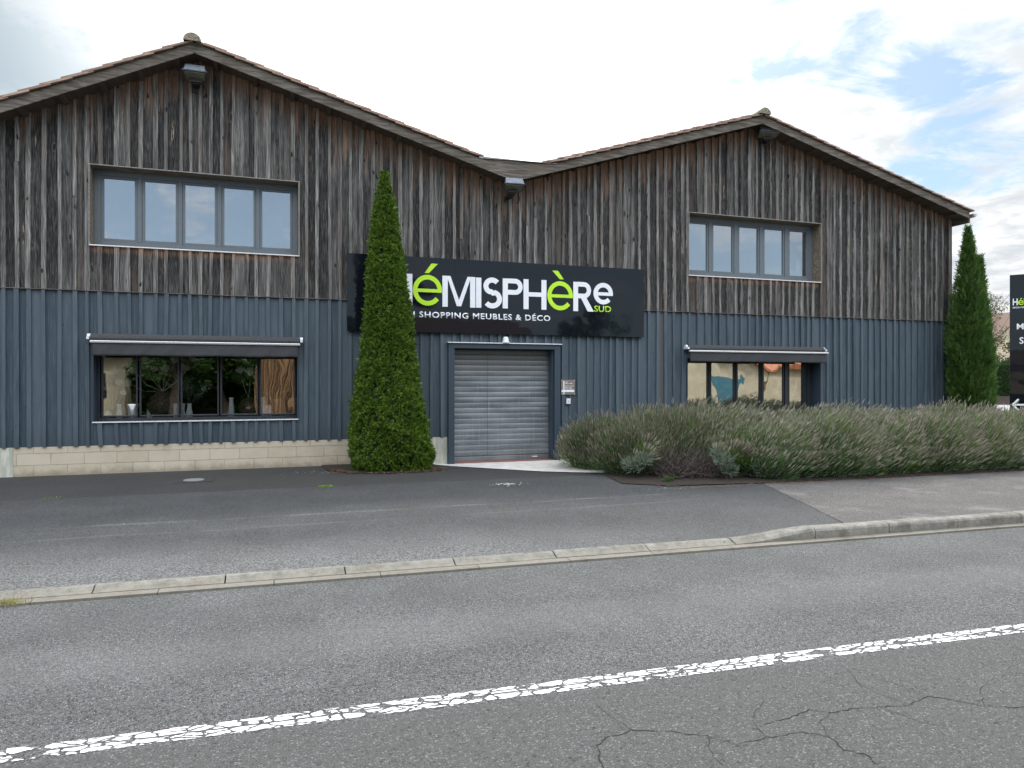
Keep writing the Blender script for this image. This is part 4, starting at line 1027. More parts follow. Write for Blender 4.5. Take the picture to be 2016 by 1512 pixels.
def figurine(x, y, z, label, s):
    m = MB(); P_ = lambda a, c, e: Vector((x+a*s, y+c*s, z+e*s))
    for lx, ly in ((-.11, -.035), (-.09, .035), (.12, -.03), (.14, .03)): m.tube([P_(lx, ly, 0), P_(lx+.01, ly, .22), P_(lx-.005, ly*.8, .46)], [.009*s*1.3, .010*s, .022*s], 6)
    m.tube([P_(-.16, 0, .47), P_(-.08, 0, .50), P_(.04, 0, .49), P_(.14, 0, .50), P_(.17, 0, .49)], [.02*s, .055*s, .05*s, .05*s, .02*s], 10)
    m.tube([P_(-.13, 0, .5), P_(-.19, 0, .62), P_(-.20, 0, .74)], [.035*s, .022*s, .018*s], 8)
    m.tube([P_(-.18, 0, .76), P_(-.22, 0, .75), P_(-.29, 0, .71)], [.02*s, .028*s, .012*s], 8)
    for e in (-.02, .02): m.tube([P_(-.19, e, .77), P_(-.16, e*1.6, .84)], [.008*s, .002*s], 5)
    m.tube([P_(.17, 0, .5), P_(.2, 0, .42)], [.008*s, .004*s], 5)
    return tag(m.build('deer_figurine', FIGMET), label, 'figurine', 'slender legged animal figurines')
figurine(.03, YV+.14, ZSH, 'slender grey deer figurine beside the gourd vase', .62)
figurine(.33, YV+.32, ZSH, 'slender grey deer figurine at the right end of the display window', .66)
a = empty('mirrored_p_board', (11.88+.28, FY+1.2, .9), 'tilted lime green board standing in for a mirrored P sign behind the right window', 'sign')  # stand-in for the mirrored P in the glass, added as a board
m = MB(); m.prism_xz([(12.04, 1.22), (12.35, 1.17), (12.29, 1.63), (11.98, 1.66)], FY+1.1, FY+1.12); m.build('board', LIME, a)
m = MB(); ribbon(m, [(12.25, 1.28), (12.21, 1.55), (12.13, 1.56), (12.08, 1.50), (12.10, 1.43), (12.22, 1.41)], .035, FY+1.09, FY+1.099); m.build('letter', LETW, a)
m = MB(); m.tube([(12.17, FY+1.14, .05), (12.17, FY+1.14, 1.3)], .015, 8); m.box(12.0, 12.34, FY+1.0, FY+1.3, .03, .06); m.build('stand', BLACKP, a)

# ------------------------------------------------------------------ foliage helpers
def frond(m, p, out, up, L, w_, rs, k=5):
    """small flat branching spray: a bent spine with alternating scale leaflets"""
    d0 = (out+up*rs.uniform(.2, 1.1)+Vector((rs.uniform(-.5, .5), rs.uniform(-.5, .5), rs.uniform(-.3, .4)))).normalized()
    sd_ = d0.cross(Vector((rs.uniform(-1, 1), rs.uniform(-1, 1), rs.uniform(-1, 1)))).normalized()
    nn = d0.cross(sd_); c = Vector(p); m.set(rs.random())
    for i in range(k):
        t = i/(k-1); s = L*(.42-.24*t); dd = (d0*.75+sd_*(1 if i % 2 else -1)*.8+nn*rs.uniform(-.3, .3)).normalized()
        e = c+dd*s; pw = dd.cross(nn).normalized()*w_*(1-.4*t)
        m.poly([c-pw*.6, c+dd*s*.5-pw, e, c+dd*s*.5+pw])
        c = c+d0*L/(k+.5)
    pw = sd_*w_*.8; m.poly([Vector(p)-pw, Vector(p)+d0*L*.5-pw, c+d0*L*.1, Vector(p)+d0*L*.5+pw])
def vnoise(seed):
    rs = random.Random(seed); fr = [(rs.uniform(2, 5), rs.uniform(1.5, 4.5), rs.uniform(0, 6.28)) for _ in range(8)]
    fr = [(round(a), b_, c) for a, b_, c in fr]
    return lambda th, z: sum(math.sin(a*th+b_*z*(1.1+i*.35)+c)/(1+i*.25) for i, (a, b_, c) in enumerate(fr))/3.2
def conical_tree(name, x, y, z0, H, rfun, label, n, L, w_, mat, seed, lean=0, upb=.8, depth=.16, group=None, tips=True):
    rs = random.Random(seed); nz = vnoise(seed)
    t_ = empty(name, (x, y, z0), label, 'tree', group)
    rr = lambda th, z: rfun(z/H)*(1+.10*nz(th, z)) + .02*math.sin(9*th+z*7)*min(1, rfun(z/H)/.2) + .03*math.sin(14*th-z*11+2*math.sin(z*5))*min(1, rfun(z/H)/.3)
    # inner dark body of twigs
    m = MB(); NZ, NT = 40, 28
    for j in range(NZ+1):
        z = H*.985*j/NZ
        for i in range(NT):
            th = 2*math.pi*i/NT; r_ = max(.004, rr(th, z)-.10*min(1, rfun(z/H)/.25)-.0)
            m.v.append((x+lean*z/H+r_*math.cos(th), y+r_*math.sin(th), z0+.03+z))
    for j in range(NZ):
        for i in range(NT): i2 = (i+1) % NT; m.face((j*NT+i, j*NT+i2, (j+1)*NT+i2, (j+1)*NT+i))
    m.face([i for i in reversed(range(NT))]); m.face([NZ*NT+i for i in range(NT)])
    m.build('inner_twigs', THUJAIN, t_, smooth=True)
    m = MB(); m.tube([(x, y, z0-.1), (x, y, z0+H*.5)], [.09, .04], 10); m.build('trunk', BARK, t_)
    m = MB(); cnt = 0
    while cnt < n:
        q = rs.random(); z = H*(1-math.sqrt(q))*1.0 if rs.random() < .75 else H*rs.random()
        th = rs.uniform(0, 2*math.pi)
        if y > 13 and math.sin(th) > .75 and name == 'thuja_tree': continue
        dpt = rs.random()**1.6*depth*min(1, rfun(z/H)/.3)
        r_ = max(0, rr(th, z)-dpt); o = Vector((math.cos(th), math.sin(th), 0))
        cl = math.sin(11*th+z*13)*math.sin(7*th-z*17)
        if cl > .38 and dpt < .07 and rs.random() < .85: continue
        frond(m, (x+lean*z/H+r_*o.x, y+r_*o.y, z0+.02+z), o, Vector((0, 0, upb)), L*rs.uniform(.7, 1.25), w_, rs); cnt += 1
    m.build('crown', mat, t_)
    return t_
def rf(pts):
    def f(t):
        for (a, ra), (c, rc_) in zip(pts, pts[1:]):
            if t <= c: return ra+(rc_-ra)*(t-a)/(c-a)
        return pts[-1][1]
    return f
thj = rf([(0, .66), (.05, .74), (.12, .70), (.225, .635), (.294, .55), (.40, .455), (.536, .40), (.675, .335), (.81, .235), (.9, .16), (.96, .085), (1, .02)])
thu = conical_tree('thuja_tree', 2.05, 13.28, -.02, 5.52, thj, 'dense dark green conical thuja hiding the left end of the store sign', 3000, .09, .0125, THUJA, 4, lean=-.12)
def clumped(m, x, y, z0, H, rfun, ncl, per, rs, lean, nz):
    for _ in range(ncl):
        q = rs.random(); z = H*(1-math.sqrt(q)) if rs.random() < .6 else H*rs.random()
        th = rs.uniform(0, 2*math.pi)
        if math.sin(th) > .8: continue
        k = min(1, rfun(z/H)/.3); rr = rfun(z/H)*(1+.125*nz(th, z))-rs.uniform(0, .07)*k
        o = Vector((math.cos(th), math.sin(th), 0)); c = Vector((x+lean*z/H, y, z0+z))+o*max(0, rr); cr = rs.uniform(.035, .07)*(.5+.5*k); tone = rs.random()*.5
        for i in range(per):
            v = (o*rs.uniform(.1, 1.1)+Vector((rs.gauss(0, .7), rs.gauss(0, .7), rs.gauss(.25, .7)))).normalized()
            p = c+v*cr*.35; L = cr*rs.uniform(.8, 1.3); w_ = rs.uniform(.006, .010)
            cu = (Vector((rs.uniform(-1, 1), rs.uniform(-1, 1), rs.uniform(-.6, 1))).normalized()*.7); s1 = v.cross(cu).normalized()
            e1 = p+v*L*.5; e2 = e1+(v+cu).normalized()*L*.5; m.set(min(1, tone+rs.random()*.5))
            m.poly([p-s1*w_*.7, e1-s1*w_, e1+s1*w_, p+s1*w_*.7]); m.poly([e1-s1*w_, e2-s1*w_*.2, e2+s1*w_*.2, e1+s1*w_])
            f = e1+(v*.4+s1*rs.choice((-1, 1))).normalized()*L*.45; m.poly([e1-v*w_, f, e1+v*w_])
rs = random.Random(19); m = MB(); clumped(m, 2.05, 13.28, 0, 5.5, thj, 5200, 13, rs, -.12, vnoise(4)); m.build('crown', THUJA, thu)
cyp = rf([(0, .20), (.05, .34), (.2, .42), (.45, .47), (.6, .42), (.75, .29), (.88, .16), (.96, .06), (1, .01)])
cp1 = conical_tree('cypress_tree', 16.86, 13.5, -.02, 5.35, cyp, 'slender upright cypress at the right corner of the store', 11000, .17, .011, CYP, 8, lean=-.1, upb=2.6, depth=.14)
m = MB(); rs = random.Random(12)        # second leader of the same cypress
def leader(m, x, y, z0, H, rmax, n):
    for _ in range(n):
        z = H*rs.random(); t = z/H; r_ = rmax*(1-t)**.7*min(1, .4+t*3)*rs.uniform(.7, 1); th = rs.uniform(0, 6.283)
        frond(m, (x+r_*math.cos(th), y+r_*math.sin(th), z0+z), Vector((math.cos(th), math.sin(th), 0)), Vector((0, 0, 2.6)), .16*rs.uniform(.7, 1.2), .011, rs)
leader(m, 17.04, 13.4, 1.4, 3.35, .20, 2600); leader(m, 17.16, 13.35, .5, 2.9, .24, 2400); leader(m, 16.68, 13.35, 1.0, 2.9, .25, 1600); leader(m, 16.74, 13.5, 4.55, .95, .10, 400)
m.build('crown', CYP, cp1)

# ------------------------------------------------------------------ lavender
def lav_mesh(seed, nst, lean, rad, hgt, gap=None, sparse=1.0):
    rs = random.Random(seed); fl = MB(); lf = MB(); sil = MB()
    for _ in range(nst):
        # direction from the heart of the bush
        th = rs.uniform(0, 2*math.pi); ph = math.acos(rs.uniform(.12, 1)) if rs.random() < .8 else math.acos(rs.uniform(-.02, .35))
        d0 = Vector((math.sin(ph)*math.cos(th)+lean[0], math.sin(ph)*math.sin(th)+lean[1], math.cos(ph)+.12)).normalized()
        pw = lambda t, k_: math.copysign(abs(t)**k_, t)
        e = Vector((pw(d0.x, .84)*rad, pw(d0.y, .9)*rad, pw(d0.z, .72)*hgt)); sc = (rs.uniform(.74, 1.04)*(1+.07*math.sin(3*th+seed)+.06*math.sin(5*th-seed*2+ph*3)))
        if gap and (e-Vector(gap[0])).length < gap[1]: continue
        tip = e*sc; base = tip*rs.uniform(.62, .72)
        dd = (d0*.42+Vector((lean[0]*.9+.16, lean[1]*.3-.05, .62))+Vector((rs.uniform(-.28, .28), rs.uniform(-.28, .28), rs.uniform(-.15, .15)))).normalized()
        L = rs.uniform(.06, .13); st0 = tip-dd*rs.uniform(.16, .3)
        side = dd.cross(Vector((rs.uniform(-1, 1), rs.uniform(-1, 1), rs.uniform(-1, 1)))).normalized(); s2 = dd.cross(side)
        lf.set(rs.random()); lf.poly([st0-side*.002, tip-side*.0015, tip+side*.0015, st0+side*.002])
        fl.set(rs.random()); r_ = rs.uniform(.0065, .011)
        ring = []
        c0, c1, c2 = tip, tip+dd*L*.5, tip+dd*L
        k = len(fl.v)
        for c, q in ((c0, .55), (c1, 1.), (c2, .25)):
            for a_ in range(3):
                an = a_*2.094; fl.v.append(tuple(c+(side*math.cos(an)+s2*math.sin(an))*r_*q))
        for j in range(2):
            for a_ in range(3): a2 = (a_+1) % 3; fl.face((k+j*3+a_, k+j*3+a2, k+j*3+3+a2, k+j*3+3+a_))
    for _ in range(int(nst*1.9)):
        th = rs.uniform(0, 2*math.pi); ph = math.acos(rs.uniform(-.05, 1)); d0 = Vector((math.sin(ph)*math.cos(th)+lean[0]*.6, math.sin(ph)*math.sin(th)+lean[1]*.6, math.cos(ph))).normalized()
        q = rs.uniform(.55, .93); e = Vector((math.copysign(abs(d0.x)**.84, d0.x)*rad*q, d0.y*rad*q, max(.03, math.copysign(abs(d0.z)**.75, d0.z)*hgt*q+.04)))
        if gap and (e-Vector(gap[0])).length < gap[1]: continue
        dd = (d0+Vector((lean[0]*.3+rs.uniform(-.35, .35), rs.uniform(-.35, .35), .5+rs.uniform(-.3, .4)))).normalized(); L = rs.uniform(.06, .17); side = dd.cross(Vector((rs.uniform(-1, 1), rs.uniform(-1, 1), rs.uniform(-1, 1)))).normalized()*rs.uniform(.003, .0055)
        tgt = sil if (ph > 1.15 and rs.random() < .65) else lf
        tgt.set(rs.random()); tgt.poly([e-side*.5, e+dd*L*.5-side, e+dd*L, e+dd*L*.5+side])
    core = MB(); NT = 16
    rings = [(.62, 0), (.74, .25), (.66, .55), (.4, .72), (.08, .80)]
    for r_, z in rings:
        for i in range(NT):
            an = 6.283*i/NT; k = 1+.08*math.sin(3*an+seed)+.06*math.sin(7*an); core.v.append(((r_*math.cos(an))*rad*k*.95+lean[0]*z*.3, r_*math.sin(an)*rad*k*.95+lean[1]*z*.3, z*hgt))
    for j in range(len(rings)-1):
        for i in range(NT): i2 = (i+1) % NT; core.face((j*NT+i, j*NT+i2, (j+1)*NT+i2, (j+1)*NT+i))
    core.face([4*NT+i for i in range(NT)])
    return fl, lf, sil, (None if gap else core)
def make_lav(seed, nst, lean, rad, hgt, gap=None):
    fl, lf, sil, core = lav_mesh(seed, nst, lean, rad, hgt, gap)
    a = empty('lavender_bush', (0, 0, 0), 'lavender bush', 'bush', 'lavender bushes in front of the store')
    fl.build('flower_spikes', LAVFLOW, a); lf.build('foliage', LAVLEAF, a); sil.build('lower_foliage', LAVSILV, a)
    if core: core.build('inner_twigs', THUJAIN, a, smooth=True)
    return a
RLEAN = (.42, -.12)
protos = [make_lav(31, 2500, (-.30, -.25), .90, 1.1), make_lav(32, 2900, (-.05, -.25), 1.02, 1.14), make_lav(33, 3000, RLEAN, 1.05, 1.10), make_lav(34, 3000, (.5, -.1), 1.08, 1.06), make_lav(35, 2700, (.35, -.2), .98, 1.0)]
BUSH = [ # prototype, x, y, scale, label
 (0, 5.95, 12.55, .86, 'lavender bush leaning against the blue wall right of the key switch'),
 (0, 6.05, 11.35, .86, 'lavender bush at the left end of the row, overhanging the pale concrete slab'),
 (1, 7.15, 12.55, 1.06, 'back row lavender bush behind the bare twiggy patch, second from the left by the wall'),
 (2, 8.3, 12.5, 1.08, 'back row lavender bush under the left edge of the lower right window'),
 (2, 9.5, 12.5, 1.05, 'back row lavender bush under the first mirrored panes of the right window'),
 (3, 10.75, 12.45, 1.0, 'back row lavender bush below the middle of the right window'),
 (2, 12.0, 12.4, 1.0, 'back row lavender bush below the mirrored P in the window'),
 (3, 13.3, 12.3, .98, 'back row lavender bush just right of the right window'),
 (2, 14.6, 12.2, .93, 'back row lavender bush against the plain blue wall'),
 (4, 15.9, 12.1, .98, 'back row lavender bush nearest the store corner'),
 (3, 17.2, 12.0, .96, 'back row lavender bush at the foot of the cypress'),
 (1, 7.0, 11.75, 1.0, 'green centred lavender bush crowning the bare twiggy patch'),
 (2, 8.0, 11.3, 1.02, 'lavender bush above the dead dark hollow'),
 (4, 9.2, 11.2, .95, 'middle row lavender bush with a fresh green heart'),
 (2, 10.5, 11.1, 1.0, 'middle row lavender bush in the centre of the bed'),
 (3, 11.8, 11.0, .93, 'middle row lavender bush right of the bed centre'),
 (2, 13.1, 10.9, .95, 'middle row lavender bush fourth from the right frame edge'),
 (4, 14.4, 10.8, .92, 'middle row lavender bush in front of the cypress'),
 (3, 15.7, 10.7, .86, 'middle row lavender bush at the right end'),
 (2, 8.05, 10.22, .90, 'front row lavender bush right of the dead twigs, spilling onto the soil edge'),
 (3, 9.15, 10.12, .95, 'front row lavender bush where dark asphalt meets the sidewalk'),
 (2, 10.25, 10.12, .88, 'front row lavender bush with leaning spikes, third along the sidewalk'),
 (4, 11.35, 10.05, .97, 'front row lavender bush, fourth along the sidewalk'),
 (3, 12.45, 10.0, .85, 'front row lavender bush next to last at the right edge'),
 (2, 13.55, 9.9, .88, 'front row lavender bush cut by the right edge of the picture'),
]
used = set(); rs = random.Random(77)
for (k, x, y, s, lab) in BUSH:
    if k in used: o = copy_tree(protos[k])
    else: o = protos[k]; used.add(k)
    o.location = (x, y, zl(min(x, 16), y)+.02); o.scale = (s, s, s*rs.uniform(.90, 1.06)); o.rotation_euler = (0, 0, R(rs.uniform(-14, 14))); o['label'] = lab
# half dead bush at the left front corner: bare grey twigs, small living clumps
hol = 1
dead = empty('dead_lavender_bush', (6.75, 10.45, 0), 'half dead lavender bush, bare grey twigs around a dark hollow', 'bush')
m = MB(); rs = random.Random(41)
for i in range(900):
    bx, by = (6.55, 10.45) if i % 2 else (7.3, 10.4)
    bx += rs.uniform(-.38, .38); by += rs.uniform(-.22, .4); th = rs.uniform(0, 6.283); p0 = Vector((bx, by, .0)); L = rs.uniform(.2, .66)
    d0 = Vector((math.cos(th), math.sin(th)-.2, rs.uniform(.15, 1.6))).normalized(); p1 = p0+d0*L*.5; p2 = p1+(d0+Vector((rs.uniform(-.5, .5), rs.uniform(-.5, .5), rs.uniform(-.5, .3)))).normalized()*L*.4; p3 = p2+(d0+Vector((rs.uniform(-.8, .8), rs.uniform(-.8, .8), rs.uniform(-.6, .5)))).normalized()*L*.25
    m.set(rs.random()); m.tube([p0, p1, p2, p3], [.006, .004, .003, .0015], 3, cap=False)
m.build('bare_twigs', TWIG, dead)
def clump(cx, cy, cz, r, n, mt, nf, spikes):
    lf, fl = MB(), MB()
    for _ in range(n):
        v = Vector((rs.gauss(0, 1), rs.gauss(0, 1), rs.gauss(0, 1))).normalized()*r*rs.random()**.5; v.z *= .8
        e = Vector((cx, cy, cz))+v; dd = (v.normalized()+Vector((rs.uniform(-.5, .5), rs.uniform(-.5, .5), .7))).normalized(); L = rs.uniform(.04, .1); sd_ = dd.cross(Vector((rs.uniform(-1, 1), rs.uniform(-1, 1), rs.uniform(-1, 1)))).normalized()*.006
        lf.set(rs.random()); lf.poly([e-sd_*.5, e+dd*L*.5-sd_, e+dd*L, e+dd*L*.5+sd_])
    lf.build('live_clump', mt, dead)
    for _ in range(nf):
        v = Vector((rs.gauss(0, .5)+.25, rs.gauss(0, .5)-.3, abs(rs.gauss(0, 1)))).normalized(); tip = Vector((cx, cy, cz))+v*r*1.25; dd = (v+Vector((.3, 0, .3))).normalized()
        s_ = dd.cross(Vector((0, 1, .3))).normalized(); s2 = dd.cross(s_); L = rs.uniform(.07, .12); k = len(fl.v); fl.set(rs.random())
        for c, q in ((tip, .5), (tip+dd*L*.5, 1.), (tip+dd*L, .3)):
            for a_ in range(3): fl.v.append(tuple(c+(s_*math.cos(a_*2.094)+s2*math.sin(a_*2.094))*.010*q))
        for j in range(2):
            for a_ in range(3): a2 = (a_+1) % 3; fl.face((k+j*3+a_, k+j*3+a2, k+j*3+3+a2, k+j*3+3+a_))
        fl.tube([tip-dd*.22, tip], .002, 3, cap=False)
    if nf: fl.build('flower_spikes', LAVFLOW, dead)
for q in ((6.97, 9.93, .30, .14, 480, LAVSILV, 8), (7.10, 9.96, .16, .12, 300, LAVSILV, 0), (7.18, 9.98, .40, .14, 480, LAVLEAF, 60), (7.38, 9.98, .36, .13, 380, LAVLEAF, 60), (6.92, 10.05, .42, .10, 200, LAVSILV, 30),
          (5.62, 10.55, .22, .16, 420, LAVSILV, 12), (5.78, 10.42, .33, .15, 380, LAVSILV, 25), (5.9, 10.6, .45, .16, 360, LAVLEAF, 30), (7.66, 9.86, .20, .16, 480, LAVSILV, 20), (7.85, 9.82, .30, .15, 420, LAVSILV, 25), (7.98, 9.84, .16, .14, 300, LAVSILV, 10)):
    clump(*q, 1)
# small weeds
def weed(x, y, r, n, label, h=.1, mat=BROADLEAF):
    m = MB(); z = zl(x, y) if y > yk(x)+.15 else -.11
    for _ in range(n):
        th = rs.uniform(0, 6.283); q = rs.random()*r; b0 = Vector((x+q*math.cos(th), y+q*math.sin(th)*.6, z)); dd = Vector((math.cos(th)*.5+rs.uniform(-.4, .4), math.sin(th)*.5+rs.uniform(-.4, .4), 1)).normalized(); L = h*rs.uniform(.4, 1.1); s_ = dd.cross(Vector((rs.uniform(-1, 1), 1, 0))).normalized()*rs.uniform(.002, .006)
        m.set(rs.random()); m.poly([b0-s_, b0+dd*L*.6-s_, b0+dd*L, b0+dd*L*.6+s_])
    return tag(m.build('weed', mat), label, 'weed')
weed(5.98, 10.02, .10, 90, 'bright green weed among the dead lavender twigs', .13)
weed(8.0, 9.52, .07, 45, 'small green weed at the soil edge under the lavender', .09)
weed(.75, 11.25, .11, 110, 'flat tuft of grass growing in the asphalt joint left of the thuja', .035, GRASSM)
weed(-1.98, 6.44, .20, 260, 'dry yellowish grass growing in the gutter at the left edge', .035, STRAW)
weed(4.55, 6.46, .10, 110, 'dry weed growing where the kerb starts to rise', .05, STRAW)
weed(-2.9, 11.3, .16, 30, 'thin grass in the asphalt joint at far left', .03, GRASSM)
# leaf litter and chips
def litter(name, n, fn, mat, s0, s1, label):
    m = MB()
    for _ in range(n):
        x, y = fn(); z = zl(x, y)+.006; th = rs.uniform(0, 6.283); L = rs.uniform(s0, s1); a_ = Vector((math.cos(th), math.sin(th), rs.uniform(-.15, .3)))*L; c_ = Vector((-math.sin(th), math.cos(th), rs.uniform(-.2, .3)))*L*rs.uniform(.3, .6); p = Vector((x, y, z+.004+rs.random()*.012))
        m.set(rs.random()); m.poly([p-a_, p-c_, p+a_, p+c_])
    return tag(m.build(name, mat), label, name.replace('_', ' '), kind='stuff')
def f1():
    th = rs.uniform(R(170), R(370)); q = .66+abs(rs.gauss(0, .12)); return 2.0+q*1.25*math.cos(th), 13.3+q*math.sin(th)
litter('leaf_litter', 1500, f1, LITTER, .008, .022, 'brown fallen scales around the foot of the thuja')
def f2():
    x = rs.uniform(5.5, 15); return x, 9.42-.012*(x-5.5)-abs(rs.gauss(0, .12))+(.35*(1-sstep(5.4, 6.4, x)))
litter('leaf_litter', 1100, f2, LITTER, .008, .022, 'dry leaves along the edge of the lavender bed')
def f3(): return (rs.uniform(-4, 9), 7+abs(rs.gauss(0, 2.2))) if rs.random() < .5 else (5.7+rs.gauss(0, .4), 9.35+rs.gauss(0, .05))
litter('pebbles', 230, f3, PEBBLE, .003, .009, 'small white stone chips scattered over the apron')
def f4(): return .6+rs.gauss(0, .45), 13.0+rs.gauss(0, .25)
litter('pebbles', 60, f4, PEBBLE, .006, .016, 'white chips left of the thuja')
def f5(): return 3.45+rs.gauss(0, .12), 10.55+rs.gauss(0, .07)
litter('wood_shavings', 130, f5, PEBBLE, .008, .022, 'patch of pale shavings on the asphalt before the shutter')
# manhole cover
mh = empty('manhole_cover', (-1.25, 12.65, 0), 'round metal manhole cover in a worn square of asphalt', 'manhole cover')
m = MB(); m.lathe([(.16, 0), (.16, .014), (.15, .018), (0.0, .020)], (-1.25, 12.65, zl(-1.25, 12.65)+.001), 32); m.build('lid', LIDMET, mh)
m = MB(); z = zl(-1.25, 12.65); m.box(-1.53, -.95, 12.40, 12.92, z-.02, z+.010); m.build('surround', APRON, mh)

# ------------------------------------------------------------------ totem on the right
TO = Vector((25.3, 18.75, 0)); ta = R(-53); tv = Vector((math.cos(ta), math.sin(ta), 0)); tn = Vector((math.sin(ta), -math.cos(ta), 0))
tot = empty('totem_sign', tuple(TO), 'tall black totem sign with white letters and an arrow at the right edge', 'sign')
def tq(s, dpt, z): return tuple(TO+tv*s-tn*dpt+Vector((0, 0, z)))
m = MB(); m.hexa([tq(0, 0, .42), tq(1.9, 0, .42), tq(1.9, .28, .42), tq(0, .28, .42), tq(0, 0, 5.48), tq(1.9, 0, 5.48), tq(1.9, .28, 5.48), tq(0, .28, 5.48)])
m.build('panel', PANEL, tot, bevel=.01)
m = MB(); m.hexa([tq(.12, .04, -.15), tq(1.78, .04, -.15), tq(1.78, .24, -.15), tq(.12, .24, -.15), tq(.12, .04, .42), tq(1.78, .04, .42), tq(1.78, .24, .42), tq(.12, .24, .42)]); m.build('foot', BLACKP, tot)
def tx(body, s, z, h, mat, width, off=.01):
    mm = MB(); cu = bpy.data.curves.new('lettering', 'FONT'); cu.body = body; cu.offset = off; cu.resolution_u = 3; to = bpy.data.objects.new('lettering', cu); COL.objects.link(to)
    dg = bpy.context.evaluated_depsgraph_get(); me = bpy.data.meshes.new_from_object(to.evaluated_get(dg)); bpy.data.objects.remove(to)
    xs_ = [v.co.x for v in me.vertices]; x_0 = min(xs_); sx = width/(max(xs_)-x_0); sc = h/.73
    for v in me.vertices: v.co = Vector(tq(s+(v.co.x-x_0)*sx, -.008, z+v.co.y*sc))
    me.materials.clear(); me.materials.append(mat); o = bpy.data.objects.new('lettering', me); COL.objects.link(o); o.parent = tot; o.matrix_parent_inverse = Matrix.Translation(-TO)
tx('H', .09, 4.38, .24, LETW, .145, .02); tx('é', .245, 4.38, .27, LETG, .16, .002); tx('MISPH', .42, 4.38, .24, LETW, .60, .02)
tx('MON SHOPPING', .09, 4.26, .06, LETW, .72); tx('M', .21, 3.50, .22, LETW, .20); tx('S', .29, 2.98, .24, LETW, .12)
m = MB()
for a_, c_ in (((.11, .78), (.65, .78)), ((.09, .78), (.26, .98)), ((.09, .78), (.26, .58))):
    a2, c2 = Vector(a_), Vector(c_); n_ = (c2-a2).normalized(); n_ = Vector((-n_.y, n_.x))*.032
    m.poly([tq(*(q.x, -.006-.001*a_[1]*U(), q.y)) for q in (a2-n_, c2-n_, c2+n_, a2+n_)])
m.build('arrow', LETW, tot)
# lawn round the totem
m = MB(); rs = random.Random(3)
m.poly([(23.6, 16.5, -.11), (34, 10.5, -.11), (40, 16, -.11), (28, 24, -.11), (24.6, 19.6, -.11)])
tag(m.build('lawn', GROUND), kind='structure')
m = MB()
for _ in range(16000):
    s = rs.uniform(-1.2, 4); t = rs.uniform(-2.2, 1.0); p = TO+tv*s-tn*t; z = -.11; p.z = z; L = rs.uniform(.22, .58); dd = Vector((rs.uniform(-.3, .3), rs.uniform(-.3, .3), 1)).normalized(); s_ = Vector((rs.uniform(-1, 1), rs.uniform(-1, 1), 0)).normalized()*.012
    m.set(rs.random()); m.poly([p-s_, p+dd*L*.6-s_, p+dd*L, p+s_])
tag(m.build('grass', GRASSM), 'bright green grass round the foot of the totem sign', 'grass', kind='stuff')

# ------------------------------------------------------------------ far right: hedge, house, trees
def cp_(px, Z, z=0):          # a point on the ground seen at column px and depth Z, in metres
    a_ = (px-1008)/1400; return Vector((Z*(sn+a_*cs), Z*(cs-a_*sn), z))
Rv = Vector((cs, -sn, 0)); Fv = Vector((sn, cs, 0))
m = MB(); c0 = cp_(1900, 55); m.poly([c0-Rv*20-Fv*1.2+Vector((0, 0, -.125)), c0+Rv*26-Fv*1.2+Vector((0, 0, -.125)), c0+Rv*26+Fv*.5+Vector((0, 0, .5)), c0-Rv*20+Fv*.5+Vector((0, 0, .5))])
m.poly([c0-Rv*20+Fv*.5+Vector((0, 0, .5)), c0+Rv*26+Fv*.5+Vector((0, 0, .5)), c0+Rv*26+Fv*40+Vector((0, 0, .5)), c0-Rv*20+Fv*40+Vector((0, 0, .5))])
tag(m.build('earth_bank', SOIL), kind='structure')
hd = empty('hedge', tuple(c0+Fv*1.5), 'clipped dark green hedge beyond the side street', 'hedge')
m = MB(); a0 = c0-Rv*8+Fv*.9; 
def hb(m, a0, L, dpt, z0, z1):
    q = [a0, a0+Rv*L, a0+Rv*L+Fv*dpt, a0+Fv*dpt]; m.hexa([tuple(v+Vector((0, 0, z0))) for v in q]+[tuple(v+Vector((0, 0, z1))) for v in q])
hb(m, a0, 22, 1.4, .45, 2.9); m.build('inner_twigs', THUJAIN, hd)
m = MB(); rs = random.Random(15)
for _ in range(26000):
    s = rs.uniform(-.1, 22.1); 
    if rs.random() < .75: p = a0+Rv*s-Fv*rs.uniform(-.05, .12); p.z = rs.uniform(.4, 3.05); nn = -Fv
    else: p = a0+Rv*s+Fv*rs.uniform(0, 1.4); p.z = 2.98+rs.uniform(-.1, .12); nn = Vector((0, 0, 1))
    dd = (nn+Vector((rs.uniform(-1, 1), rs.uniform(-1, 1), rs.uniform(-.6, 1)))).normalized(); L = rs.uniform(.08, .18); s_ = dd.cross(Vector((rs.uniform(-1, 1), rs.uniform(-1, 1), 1))).normalized()*L*.3
    m.set(rs.random()); m.poly([p, p+dd*L*.5-s_, p+dd*L, p+dd*L*.5+s_])
m.build('leaves', HEDGE, hd)
